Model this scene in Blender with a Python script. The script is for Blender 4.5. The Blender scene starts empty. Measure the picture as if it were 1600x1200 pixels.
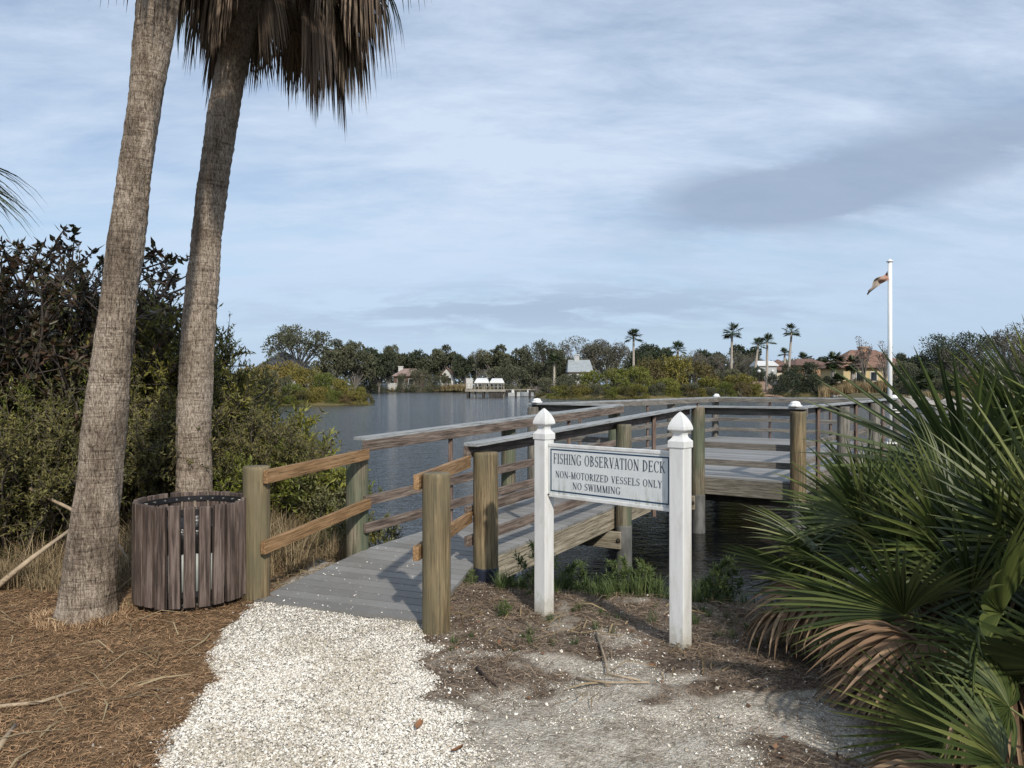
import bpy, bmesh, math, random
import numpy as np
from mathutils import Vector, Matrix, Euler, noise as mnoise
R = math.radians
rng = np.random.default_rng(7)
random.seed(7)
scene = bpy.context.scene
COL = scene.collection
F = 1200.0; CX = 800.0; CY = 602.5; EYE = 1.6          # measurements of the place: focal length in px, eye height

def P(px, py, Y):                                       # measured point at distance Y
    return Vector(((px - CX) / F * Y, Y, EYE - (py - CY) / F * Y))

# ------------------------------------------------------------------ materials
MATS = {}
def newmat(name):
    m = bpy.data.materials.new(name); m.use_nodes = True
    nt = m.node_tree
    for n in list(nt.nodes): nt.nodes.remove(n)
    out = nt.nodes.new('ShaderNodeOutputMaterial')
    b = nt.nodes.new('ShaderNodeBsdfPrincipled')
    nt.links.new(b.outputs[0], out.inputs[0])
    MATS[name] = m
    return m, nt, b, out

def N(nt, typ, **kw):
    n = nt.nodes.new(typ)
    for k, v in kw.items():
        if k.startswith('i_'):
            key = k[2:]
            key = int(key) if key.isdigit() else key.replace('_', ' ')
            n.inputs[key].default_value = v
        else: setattr(n, k, v)
    return n

def L(nt, a, b): nt.links.new(a, b)

def ramp(nt, fac, stops):
    r = nt.nodes.new('ShaderNodeValToRGB')
    el = r.color_ramp.elements
    while len(el) > 1: el.remove(el[-1])
    el[0].position = stops[0][0]; el[0].color = (*stops[0][1], 1)
    for p, c in stops[1:]:
        e = el.new(p); e.color = (*c, 1)
    L(nt, fac, r.inputs[0])
    return r.outputs[0]

def coords(nt, scale=(1, 1, 1), kind='Object', rnd=True):
    tc = N(nt, 'ShaderNodeTexCoord')
    mp = N(nt, 'ShaderNodeMapping'); mp.inputs['Scale'].default_value = scale
    src = tc.outputs[kind]
    if rnd:
        oi = N(nt, 'ShaderNodeObjectInfo')
        mu = N(nt, 'ShaderNodeMath', operation='MULTIPLY'); mu.inputs[1].default_value = 37.0
        L(nt, oi.outputs['Random'], mu.inputs[0])
        ad = N(nt, 'ShaderNodeVectorMath', operation='ADD')
        L(nt, src, ad.inputs[0]); L(nt, mu.outputs[0], ad.inputs[1]); src = ad.outputs[0]
    L(nt, src, mp.inputs[0])
    return mp.outputs[0]

def noise(nt, vec, scale=1, detail=4, rough=.55, dist=0.0):
    n = N(nt, 'ShaderNodeTexNoise'); n.inputs['Scale'].default_value = scale
    n.inputs['Detail'].default_value = detail; n.inputs['Roughness'].default_value = rough
    n.inputs['Distortion'].default_value = dist
    L(nt, vec, n.inputs['Vector']); return n.outputs['Fac']

def mixc(nt, fac, a, b, mode='MIX'):
    m = N(nt, 'ShaderNodeMix', data_type='RGBA', blend_type=mode)
    if isinstance(fac, (int, float)): m.inputs[0].default_value = fac
    else: L(nt, fac, m.inputs[0])
    for v, i in ((a, 6), (b, 7)):
        if isinstance(v, tuple): m.inputs[i].default_value = (*v, 1)
        else: L(nt, v, m.inputs[i])
    return m.outputs[2]

def bump(nt, h, strength, dist, bs):
    b = N(nt, 'ShaderNodeBump'); b.inputs['Strength'].default_value = strength
    b.inputs['Distance'].default_value = dist
    L(nt, h, b.inputs['Height']); L(nt, b.outputs[0], bs.inputs['Normal']); return b

def maprange(nt, v, a, b, c=0., d=1.):
    m = N(nt, 'ShaderNodeMapRange'); m.inputs[1].default_value = a; m.inputs[2].default_value = b
    m.inputs[3].default_value = c; m.inputs[4].default_value = d
    L(nt, v, m.inputs[0]); return m.outputs[0]

def math2(nt, op, a, b=None):
    m = N(nt, 'ShaderNodeMath', operation=op)
    for i, v in enumerate((a, b)):
        if v is None: continue
        if isinstance(v, (int, float)): m.inputs[i].default_value = v
        else: L(nt, v, m.inputs[i])
    return m.outputs[0]

def plain(name, col, rough=.6, var=.12, scale=6, bmp=0.0, metal=0.0):
    m, nt, b, o = newmat(name)
    v = coords(nt)
    n = noise(nt, v, scale, 5)
    c2 = tuple(min(1, c * (1 - var * 1.6)) for c in col); c1 = tuple(min(1, c * (1 + var)) for c in col)
    L(nt, ramp(nt, n, [(.3, c2), (.7, c1)]), b.inputs['Base Color'])
    b.inputs['Roughness'].default_value = rough; b.inputs['Metallic'].default_value = metal
    if bmp: bump(nt, n, bmp, .01, b)
    return m

def wood(name, cols, axis='x', knots=True, rough=.75, grain=1.0, green=None):
    """grain runs along the object's own axis"""
    m, nt, b, o = newmat(name)
    s = (1.6, 38, 38) if axis == 'x' else (26, 26, 1.3)
    v = coords(nt, s)
    g = noise(nt, v, 1.6 * grain, 6, .65, .4)
    v2 = coords(nt, (1.5, 3, 3) if axis == 'x' else (3, 3, 1.3))
    blot = noise(nt, v2, 1.5, 4)
    f = math2(nt, 'ADD', math2(nt, 'MULTIPLY', g, .7), math2(nt, 'MULTIPLY', blot, .3))
    c = ramp(nt, f, [(.38, cols[0]), (.48, cols[1]), (.59, cols[2])])
    vf = coords(nt, (4, 120, 120) if axis == 'x' else (80, 80, 3))
    fine = noise(nt, vf, 1, 3, .7)
    dark = ramp(nt, fine, [(.38, (.25, .23, .2)), (.50, (1, 1, 1))])
    c = mixc(nt, .8, c, dark, 'MULTIPLY')
    if green:
        gz = noise(nt, coords(nt, (3, 3, 1)), 1.4, 4)
        c = mixc(nt, math2(nt, 'MULTIPLY', ramp(nt, gz, [(.42, (0, 0, 0)), (.6, (1, 1, 1))]), .7), c, green)
    L(nt, c, b.inputs['Base Color'])
    b.inputs['Roughness'].default_value = rough
    bump(nt, math2(nt, 'ADD', g, math2(nt, 'MULTIPLY', fine, .6)), .45, .006, b)
    return m

def foliage(name, cols, rough=.5, trans=.2, hue=.04, spec=.35):
    """leaf colours by a per-leaf random attribute"""
    m, nt, b, o = newmat(name)
    at = N(nt, 'ShaderNodeAttribute', attribute_name='tint')
    k = len(cols)
    c = ramp(nt, at.outputs['Fac'], [(i / (k - 1) if k > 1 else 0, cols[i]) for i in range(k)])
    oi = N(nt, 'ShaderNodeObjectInfo')
    hs = N(nt, 'ShaderNodeHueSaturation')
    L(nt, maprange(nt, oi.outputs['Random'], 0, 1, .5 - hue, .5 + hue), hs.inputs['Hue'])
    L(nt, maprange(nt, oi.outputs['Random'], 0, 1, 1.15, .85), hs.inputs['Value'])
    L(nt, c, hs.inputs['Color'])
    L(nt, hs.outputs[0], b.inputs['Base Color'])
    b.inputs['Roughness'].default_value = rough
    b.inputs['Specular IOR Level'].default_value = spec
    if trans:
        t = N(nt, 'ShaderNodeBsdfTranslucent'); L(nt, hs.outputs[0], t.inputs[0])
        mx = N(nt, 'ShaderNodeMixShader'); mx.inputs[0].default_value = trans
        L(nt, b.outputs[0], mx.inputs[1]); L(nt, t.outputs[0], mx.inputs[2]); L(nt, mx.outputs[0], o.inputs[0])
    return m

# ------------------------------------------------------------------ mesh helpers
class MB:
    def __init__(s): s.v = []; s.f = []; s.n = 0; s.t = []
    def add(s, verts, faces, tint=None):
        verts = np.asarray(verts, dtype=np.float32).reshape(-1, 3)
        faces = np.asarray(faces, dtype=np.int32)
        s.v.append(verts); s.f.append(faces + s.n); s.n += len(verts)
        if tint is None: tint = .5
        s.t.append(np.broadcast_to(np.asarray(tint, dtype=np.float32), (len(verts),)))
        return s
    def box(s, c, size, rot=None):
        c = np.array(c, float); h = np.array(size, float) / 2
        v = np.array([[x, y, z] for x in (-1, 1) for y in (-1, 1) for z in (-1, 1)]) * h
        if rot is not None: v = v @ np.array(rot).T
        s.add(v + c, [[0, 1, 3, 2], [4, 6, 7, 5], [0, 4, 5, 1], [2, 3, 7, 6], [0, 2, 6, 4], [1, 5, 7, 3]]); return s
    def boxmm(s, a, b):
        a = np.array(a, float); b = np.array(b, float); return s.box((a + b) / 2, b - a)
    def tube(s, pts, rad, seg=8, cap=True, tint=None):
        pts = np.asarray(pts, float); n = len(pts)
        rad = np.broadcast_to(np.asarray(rad, float), (n,))
        tan = np.gradient(pts, axis=0); tan /= np.linalg.norm(tan, axis=1)[:, None] + 1e-9
        up = np.array([0, 0, 1.0]) if abs(tan[0][2]) < .9 else np.array([1.0, 0, 0])
        a = np.cross(tan, up); a /= np.linalg.norm(a, axis=1)[:, None] + 1e-9
        b = np.cross(tan, a)
        th = np.arange(seg) / seg * 2 * math.pi
        ring = pts[:, None] + rad[:, None, None] * (np.cos(th)[None, :, None] * a[:, None] + np.sin(th)[None, :, None] * b[:, None])
        i = np.arange(n - 1)[:, None] * seg; j = np.arange(seg)[None]; k = (j + 1) % seg
        fc = np.stack([i + j, i + k, i + seg + k, i + seg + j], -1).reshape(-1, 4)
        s.add(ring.reshape(-1, 3), fc, tint)
        if cap:
            base = s.n - n * seg
            s.f.append(np.array([[base + q for q in range(seg)][::-1]])); s.f.append(np.array([[base + (n - 1) * seg + q for q in range(seg)]]))
        return s
    def mesh(s, name, mat, smooth=False):
        me = bpy.data.meshes.new(name)
        V = np.concatenate(s.v); me.vertices.add(len(V)); me.vertices.foreach_set('co', V.ravel())
        loops = np.concatenate([f.ravel() for f in s.f]); tot = np.concatenate([np.full(len(f), f.shape[1]) for f in s.f])
        me.loops.add(len(loops)); me.loops.foreach_set('vertex_index', loops.astype(np.int32))
        st = np.concatenate([[0], np.cumsum(tot)[:-1]])
        me.polygons.add(len(tot)); me.polygons.foreach_set('loop_start', st.astype(np.int32))
        me.polygons.foreach_set('loop_total', tot.astype(np.int32))
        me.update(calc_edges=True); me.validate()
        at = me.attributes.new('tint', 'FLOAT', 'POINT'); at.data.foreach_set('value', np.concatenate(s.t).astype(np.float32))
        me.polygons.foreach_set('use_smooth', np.full(len(me.polygons), bool(smooth)))
        if mat: me.materials.append(MATS[mat] if isinstance(mat, str) else mat)
        return me

def link(name, me, parent=None, loc=(0, 0, 0), rot=None):
    o = bpy.data.objects.new(name, me); COL.objects.link(o)
    o.location = loc
    if rot is not None: o.rotation_euler = rot
    if parent: o.parent = parent
    return o

def tag(o, label=None, cat=None, group=None, kind=None):
    if label: o['label'] = label
    if cat: o['category'] = cat
    if group: o['group'] = group
    if kind: o['kind'] = kind
    return o

def thing(name, label, cat, loc=(0, 0, 0), rz=0, group=None):
    o = bpy.data.objects.new(name, None); COL.objects.link(o)
    o.location = loc; o.rotation_euler = (0, 0, rz); o.empty_display_size = .2
    return tag(o, label, cat, group)

def bevelled_box(name, size, mat, bev=.004):
    bm = bmesh.new(); bmesh.ops.create_cube(bm, size=1)
    bmesh.ops.scale(bm, vec=size, verts=bm.verts)
    if bev: bmesh.ops.bevel(bm, geom=bm.edges[:], offset=bev, segments=2, affect='EDGES', profile=.6)
    me = bpy.data.meshes.new(name); bm.to_mesh(me); bm.free()
    me.materials.append(MATS[mat]); return me

def beam(name, p0, p1, w, h, mat, parent, bev=.005, roll=0.0, ext=0.0):
    """a board from p0 to p1 (centre line); w horizontal, h vertical; own x axis runs along it"""
    p0 = Vector(p0); p1 = Vector(p1); d = (p1 - p0); ln = d.length + 2 * ext; x = d.normalized()
    z = Vector((0, 0, 1)); y = z.cross(x)
    if y.length < 1e-4: y = Vector((0, 1, 0))
    y.normalize(); z = x.cross(y)
    M = Matrix((x, y, z)).transposed()
    o = link(name, bevelled_box(name, (ln, w, h), mat, bev), parent)
    o.rotation_euler = M.to_euler(); o.location = (p0 + p1) / 2 - (parent.location if parent else Vector())
    return o

def post(name, x, y, z0, z1, r, mat, parent, seg=28, seed=0):
    """round timber post, slightly uneven, chamfered and checked at the top"""
    mb = MB(); hgt = z1 - z0; rows = [0, .25, .5, .75, 1 - .03 / hgt, 1 - .008 / hgt, 1]
    rr = [1, 1.01, 1, .995, .99, .975, .93]
    V = []
    for t, k in zip(rows, rr):
        for i in range(seg):
            a = i / seg * 2 * math.pi
            q = r * k * (1 + .025 * mnoise.noise(Vector((math.cos(a) * 1.3 + seed * 3.1, math.sin(a) * 1.3, t * 2))))
            V.append((q * math.cos(a), q * math.sin(a), z0 + hgt * t))
    V.append((0, 0, z1 - .002))
    Fq = [[i * seg + j, i * seg + (j + 1) % seg, (i + 1) * seg + (j + 1) % seg, (i + 1) * seg + j] for i in range(len(rows) - 1) for j in range(seg)]
    mb.add(V, Fq)
    mb.f.append(np.array([[(len(rows) - 1) * seg + j, (len(rows) - 1) * seg + (j + 1) % seg, len(V) - 1] for j in range(seg)]))
    o = link(name, mb.mesh(name, mat, True), parent)
    o.location = Vector((x, y, 0)) - (parent.location if parent else Vector())
    o.data.materials[0] = MATS[mat]
    return o

# value noise in numpy (terrain relief)
_tab = np.random.default_rng(3).random((256, 256))
def vnoise(x, y):
    xi = np.floor(x).astype(int); yi = np.floor(y).astype(int); fx = x - xi; fy = y - yi
    fx = fx * fx * (3 - 2 * fx); fy = fy * fy * (3 - 2 * fy)
    g = lambda a, b: _tab[a % 256, b % 256]
    return (g(xi, yi) * (1 - fx) + g(xi + 1, yi) * fx) * (1 - fy) + (g(xi, yi + 1) * (1 - fx) + g(xi + 1, yi + 1) * fx) * fy
def fbm(x, y, o=4):
    s = 0; a = .5
    for i in range(o): s = s + a * vnoise(x * 2 ** i + 17 * i, y * 2 ** i + 5 * i); a *= .5
    return s
def sstep(a, b, x):
    t = np.clip((x - a) / (b - a), 0, 1); return t * t * (3 - 2 * t)

# ------------------------------------------------------------------ world, sun, camera
SUN_AZ = (.349, -.937); SUN_EL = R(36)
world = bpy.data.worlds.new('World'); scene.world = world; world.use_nodes = True
nt = world.node_tree
for n in list(nt.nodes): nt.nodes.remove(n)
wo = N(nt, 'ShaderNodeOutputWorld'); bg = N(nt, 'ShaderNodeBackground'); L(nt, bg.outputs[0], wo.inputs[0])
sky = N(nt, 'ShaderNodeTexSky', sky_type='NISHITA'); sky.sun_disc = False
sky.sun_elevation = SUN_EL; sky.sun_rotation = math.atan2(SUN_AZ[0], SUN_AZ[1]); sky.altitude = 10
sky.air_density = 1.0; sky.dust_density = 1.2; sky.ozone_density = 1.6
bg.inputs['Strength'].default_value = .115
tc = N(nt, 'ShaderNodeTexCoord'); sx = N(nt, 'ShaderNodeSeparateXYZ'); L(nt, tc.outputs['Generated'], sx.inputs[0])
den = math2(nt, 'ADD', math2(nt, 'MAXIMUM', sx.outputs[2], 0), .22)
cx = math2(nt, 'DIVIDE', sx.outputs[0], den); cy = math2(nt, 'DIVIDE', sx.outputs[1], den)
cv = N(nt, 'ShaderNodeCombineXYZ'); L(nt, cx, cv.inputs[0]); L(nt, cy, cv.inputs[1])
def cloudlayer(scale, rz, loc, sc, detail, rough, dist):
    mp = N(nt, 'ShaderNodeMapping'); mp.inputs['Scale'].default_value = scale
    mp.inputs['Rotation'].default_value = (0, 0, R(rz)); mp.inputs['Location'].default_value = loc
    L(nt, cv.outputs[0], mp.inputs[0]); return noise(nt, mp.outputs[0], sc, detail, rough, dist)
veil = cloudlayer((.62, 1.0, 1), -16, (3.3, 1.7, 0), .95, 8, .58, .35)
wisp = cloudlayer((1.0, 2.5, 1), -24, (7.1, 2.2, 0), 2.2, 8, .66, .25)
vf = math2(nt, 'ADD', math2(nt, 'MULTIPLY', veil, .60), math2(nt, 'MULTIPLY', wisp, .40))
vm = maprange(nt, vf, .38, .57, .30, .95)
# clearer blue band low over the far shore
lowb = maprange(nt, sx.outputs[2], .03, .2, .62, 1)
vm = math2(nt, 'MULTIPLY', vm, lowb)
CLOUD = (5.15, 6.05, 7.35); GREY = (2.6, 3.25, 4.4)
skyc = mixc(nt, vm, sky.outputs[0], CLOUD)
skyc = mixc(nt, maprange(nt, sx.outputs[2], .0, .20, .8, .0), skyc, (3.5, 4.8, 6.7))
# darker grey bank to the right
def blob(azx, el, sa, se, tilt=0.0):
    dx = math2(nt, 'SUBTRACT', math2(nt, 'DIVIDE', sx.outputs[0], math2(nt, 'MAXIMUM', sx.outputs[1], .05)), azx)
    dz = math2(nt, 'SUBTRACT', math2(nt, 'DIVIDE', sx.outputs[2], math2(nt, 'MAXIMUM', sx.outputs[1], .05)), el)
    dz = math2(nt, 'SUBTRACT', dz, math2(nt, 'MULTIPLY', dx, tilt))
    q = math2(nt, 'ADD', math2(nt, 'POWER', math2(nt, 'ABSOLUTE', math2(nt, 'DIVIDE', dx, sa)), 2.), math2(nt, 'POWER', math2(nt, 'ABSOLUTE', math2(nt, 'DIVIDE', dz, se)), 2.))
    return math2(nt, 'EXPONENT', math2(nt, 'MULTIPLY', q, -1.))
grn = cloudlayer((.9, 1.8, 1), -20, (1.2, 4.2, 0), 2.6, 9, .64, .3)
ahead = maprange(nt, sx.outputs[1], 0, .2)
bl = math2(nt, 'ADD', blob(.50, .285, .27, .048, .24), math2(nt, 'MULTIPLY', blob(.33, .245, .12, .03, .0), .9))
bl = math2(nt, 'ADD', bl, math2(nt, 'MULTIPLY', blob(.05, .10, .4, .035, .02), .55))
gm = math2(nt, 'MULTIPLY', math2(nt, 'MULTIPLY', bl, ahead), maprange(nt, math2(nt, 'ADD', grn, math2(nt, 'MULTIPLY', bl, .24)), .46, .62))
gm = math2(nt, 'MINIMUM', math2(nt, 'MULTIPLY', gm, 1.0), .72)
skyc = mixc(nt, gm, skyc, GREY)
L(nt, skyc, bg.inputs['Color'])

sun = bpy.data.lights.new('sun', 'SUN'); sun.energy = 3.6; sun.angle = R(1.4); sun.color = (1, .93, .83)
so = bpy.data.objects.new('sun', sun); COL.objects.link(so)
sd = Vector((SUN_AZ[0] * math.cos(SUN_EL), SUN_AZ[1] * math.cos(SUN_EL), math.sin(SUN_EL)))
so.rotation_euler = sd.to_track_quat('Z', 'Y').to_euler()
cam = bpy.data.cameras.new('camera'); cam.sensor_width = 36; cam.lens = 27.0; cam.clip_end = 6000; cam.clip_start = .05
co = bpy.data.objects.new('camera', cam); COL.objects.link(co)
co.location = (0, 0, EYE); co.rotation_euler = (R(90) + math.atan(2.5 / 1200), 0, 0); scene.camera = co
scene.view_settings.view_transform = 'Standard'; scene.view_settings.look = 'None'
scene.view_settings.exposure = .15; scene.view_settings.gamma = 1
scene.render.film_transparent = False
scene.cycles.max_bounces = 6; scene.cycles.diffuse_bounces = 2; scene.cycles.glossy_bounces = 3
scene.cycles.transmission_bounces = 3; scene.cycles.transparent_max_bounces = 8
scene.cycles.caustics_reflective = False; scene.cycles.caustics_refractive = False

# ------------------------------------------------------------------ ground and water
WATER = [(-15.5, 88), (-20, 85.5), (-28, 84), (-37, 80), (-41, 70), (-30, 50), (-16, 30), (-8, 18), (-4, 11.8), (-2.4, 9.3),
         (-1.3, 8.2), (-.5, 7.35), (.3, 7.1), (1.1, 6.95), (1.7, 6.75), (2.3, 6.6), (3.0, 6.4), (4.5, 6.6), (8, 8), (20, 12), (60, 22), (100, 40), (95, 65),
         (60, 70), (47, 71), (40, 76), (41, 95), (50, 120), (60, 143), (48, 146), (40, 135), (25, 126), (6, 125), (4, 133), (8, 160),
         (12, 200), (10, 255), (-5, 262), (-35, 264), (-50, 262), (-48, 200), (-30, 120), (-20, 95)]
def sdist(x, y):
    """signed distance to the water's edge: + on land"""
    pts = np.array(WATER, float); d = np.full(x.shape, 1e9); ins = np.zeros(x.shape, bool)
    for i in range(len(pts)):
        a = pts[i]; b = pts[(i + 1) % len(pts)]; e = b - a
        wx = x - a[0]; wy = y - a[1]
        t = np.clip((wx * e[0] + wy * e[1]) / (e @ e), 0, 1)
        d = np.minimum(d, (wx - t * e[0]) ** 2 + (wy - t * e[1]) ** 2)
        c = (a[1] > y) != (b[1] > y)
        with np.errstate(divide='ignore', invalid='ignore'):
            xi = a[0] + (y - a[1]) / (e[1] if e[1] != 0 else 1e-9) * e[0]
        ins ^= c & (x < xi)
    return np.where(ins, -1, 1) * np.sqrt(d)
WZ = -.6
# the crushed-shell path: left and right edges as a function of Y
PY = [-6, 0, 2.5, 3.2, 3.57, 4.29, 4.6, 4.82, 5.3, 5.75, 6.0]
PXL = [-.9, -1.2, -1.34, -1.40, -1.54, -1.62, -1.75, -1.85, -1.86, -1.84, -1.84]
PXR = [.2, -.05, -.20, -.27, -.36, -.52, -.58, -.60, -.57, -.55, -.55]
def pathmask(x, y):
    l = np.interp(y, PY, PXL) + (fbm(x * 5, y * 5) - .47) * .30; r = np.interp(y, PY, PXR) + (fbm(x * 4 + 9, y * 4) - .47) * .45
    return sstep(-.06, .03, x - l) * sstep(-.14, .03, r - x) * (y < 5.75)
def littermask(x, y):
    """1 = brown litter, 0 = pale shelly sand"""
    left = sstep(.1, -.1, x - np.interp(y, PY, PXL))
    n = fbm(x * 1.7 + 3, y * 1.7)
    right = np.clip(sstep(3.85, 4.5, y + (n - .47) * 2.4) * (1 - .55 * sstep(.50, .62, fbm(x * 3.1 + 21, y * 3.1))) + sstep(.50, .60, fbm(x * 1.1 + 40, y * 1.1 + 7)) * .95 * sstep(-.3, .2, x), 0, 1)
    right = np.maximum(right, sstep(1.35, 1.9, x) * .9)
    sandl = sstep(.55, .68, fbm(x * 1.3 + 70, y * 1.3)) * .35
    right = np.where(x > -.7, right, 0)
    return np.clip(np.maximum(left * (1 - sandl), right), 0, 1)
def gheight(x, y, d=None, micro=True):
    if d is None: d = sdist(x, y)
    near = (np.abs(x) < 30) & (y < 30)
    z = np.where(near, np.where(d > 0, WZ + .62 * sstep(0, 1.15, d), WZ + np.maximum(d, -3) * .6), np.where(d > 0, WZ + np.minimum(d * .35, .9) + np.minimum(np.maximum(d - 5, 0) * .02, 1.5), WZ + np.maximum(d, -4) * .6))
    # low mound by the sign, softly uneven ground
    z = z + np.where(near & (d > 0), (fbm(x * .9, y * .9) - .47) * .10 * sstep(.2, 1.5, d), 0)
    z = z - .02 * np.where(near, 1, 0)
    if micro:
        m = near & (d > -.3)
        z = z + np.where(m, (fbm(x * 9, y * 9) - .47) * .035 * (1 - .6 * pathmask(x, y)) + (fbm(x * 3.3 + 13, y * 3.3) - .47) * .03, 0)
    return z
def spaced(lo, hi, dense_lo, dense_hi, step, grow):
    c = list(np.arange(dense_lo, dense_hi, step)); s = step
    while c[-1] < hi: s *= grow; c.append(c[-1] + s)
    s = step; a = [dense_lo]
    while a[-1] > lo: s *= grow; a.append(a[-1] - s)
    return np.array(a[1:][::-1] + c)
gx = spaced(-3500, 3500, -5.5, 5.0, .045, 1.045); gy = spaced(-1500, 4500, 2.0, 9.0, .045, 1.04)
X, Y = np.meshgrid(gx, gy); D = sdist(X, Y); Z = gheight(X, Y, D)
ny, nx = X.shape
idx = np.arange(nx * ny).reshape(ny, nx)
q = np.stack([idx[:-1, :-1], idx[:-1, 1:], idx[1:, 1:], idx[1:, :-1]], -1).reshape(-1, 4)
mb = MB(); mb.add(np.stack([X, Y, Z], -1).reshape(-1, 3), q)
m, nt, b, o = newmat('ground')
at = N(nt, 'ShaderNodeAttribute', attribute_name='zone'); sp = N(nt, 'ShaderNodeSeparateColor'); L(nt, at.outputs['Color'], sp.inputs[0])
v = coords(nt, kind='Object', rnd=False)
n1 = noise(nt, v, 3, 8, .65); n2 = noise(nt, v, 38, 5, .7); n3 = noise(nt, v, 150, 3, .6)
vor = N(nt, 'ShaderNodeTexVoronoi'); vor.inputs['Scale'].default_value = 75; L(nt, v, vor.inputs['Vector'])
vor2 = N(nt, 'ShaderNodeTexVoronoi'); vor2.inputs['Scale'].default_value = 26; L(nt, v, vor2.inputs['Vector'])
shell = mixc(nt, ramp(nt, vor.outputs['Distance'], [(.25, (0, 0, 0)), (.62, (1, 1, 1))]), (.74, .72, .67), (.30, .275, .235))
shell = mixc(nt, .35, shell, ramp(nt, n2, [(.3, (.42, .39, .33)), (.6, (1, .99, .95))]), 'MULTIPLY')
sand = ramp(nt, math2(nt, 'ADD', math2(nt, 'MULTIPLY', n1, .5), math2(nt, 'MULTIPLY', n2, .5)), [(.38, (.22, .185, .14)), (.5, (.48, .435, .365)), (.58, (.68, .63, .545))])
litterR = ramp(nt, math2(nt, 'ADD', math2(nt, 'MULTIPLY', n2, .6), math2(nt, 'MULTIPLY', n1, .4)), [(.37, (.055, .038, .026)), (.48, (.15, .11, .08)), (.59, (.31, .25, .19))])
litter = ramp(nt, math2(nt, 'ADD', math2(nt, 'MULTIPLY', n2, .6), math2(nt, 'MULTIPLY', n1, .4)), [(.36, (.045, .028, .015)), (.48, (.15, .092, .05)), (.60, (.30, .20, .115))])
grass = ramp(nt, noise(nt, v, .35, 6, .7), [(.35, (.06, .065, .025)), (.6, (.16, .13, .06))])
sxy = N(nt, 'ShaderNodeSeparateXYZ'); L(nt, v, sxy.inputs[0])
litter = mixc(nt, maprange(nt, sxy.outputs[0], -1.2, -.6), litter, litterR)
lm = maprange(nt, math2(nt, 'ADD', sp.outputs[1], math2(nt, 'MULTIPLY', math2(nt, 'SUBTRACT', n2, .5), .9)), .35, .65)
c = mixc(nt, lm, sand, litter)
pm = maprange(nt, math2(nt, 'ADD', sp.outputs[0], math2(nt, 'MULTIPLY', math2(nt, 'SUBTRACT', n2, .5), .8)), .4, .6)
c = mixc(nt, pm, c, shell)
c = mixc(nt, sp.outputs[2], c, grass)
L(nt, c, b.inputs['Base Color']); b.inputs['Roughness'].default_value = .9; b.inputs['Specular IOR Level'].default_value = .2
grit = N(nt, 'ShaderNodeTexVoronoi'); grit.inputs['Scale'].default_value = 210; L(nt, v, grit.inputs['Vector'])
gs = N(nt, 'ShaderNodeSeparateColor'); L(nt, grit.outputs['Color'], gs.inputs[0])
c = mixc(nt, .8, c, ramp(nt, gs.outputs[0], [(.0, (.42, .38, .33)), (.28, (.85, .84, .82)), (.8, (1, 1, 1)), (1, (1.0, 1.0, 1.0))]), 'MULTIPLY')
L(nt, c, b.inputs['Base Color'])
h = math2(nt, 'ADD', math2(nt, 'MULTIPLY', vor.outputs['Distance'], -.6), math2(nt, 'ADD', n2, math2(nt, 'MULTIPLY', n3, .5)))
bump(nt, h, .9, .016, b)
me = mb.mesh('ground', 'ground', True)
ca = me.attributes.new('zone', 'FLOAT_COLOR', 'POINT')
nearm = 1 - sstep(14, 26, np.hypot(X, Y))
zc = np.stack([pathmask(X, Y), littermask(X, Y), 1 - nearm, np.ones_like(X)], -1).reshape(-1).astype(np.float32)
ca.data.foreach_set('color', zc)
tag(link('ground', me), kind='structure', label='brown litter, pale sand and white crushed shell path', cat='ground')

m, nt, b, o = newmat('water')
v = coords(nt, (1, 1, 1), rnd=False)
mp = N(nt, 'ShaderNodeMapping'); mp.inputs['Rotation'].default_value = (0, 0, R(20)); mp.inputs['Scale'].default_value = (1, 2.2, 1); L(nt, v, mp.inputs[0])
w1 = noise(nt, mp.outputs[0], 2.6, 4, .6, .3); w2 = noise(nt, mp.outputs[0], .35, 3, .5); w3 = noise(nt, mp.outputs[0], 9, 2, .5)
hh = math2(nt, 'ADD', math2(nt, 'MULTIPLY', w1, 1.0), math2(nt, 'ADD', math2(nt, 'MULTIPLY', w2, 1.6), math2(nt, 'MULTIPLY', w3, .22)))
bw_ = bump(nt, hh, 1.0, .065, b)
# sheltered, calmer water between the bank and the deck
dv = N(nt, 'ShaderNodeVectorMath', operation='DISTANCE'); L(nt, v, dv.inputs[0]); dv.inputs[1].default_value = (3.2, 8.6, WZ)
L(nt, maprange(nt, dv.outputs['Value'], 3.0, 8.0, .42, 1.0), bw_.inputs['Strength'])
b.inputs['Base Color'].default_value = (.004, .005, .006, 1); b.inputs['Roughness'].default_value = .07; b.inputs['IOR'].default_value = 1.333
mb = MB(); mb.add([(-2000, -200, WZ), (2000, -200, WZ), (2000, 2000, WZ), (-2000, 2000, WZ)], [[0, 1, 2, 3]])
tag(link('water', mb.mesh('water', 'water')), kind='structure', label='rippled blue grey lagoon water', cat='water')
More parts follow.
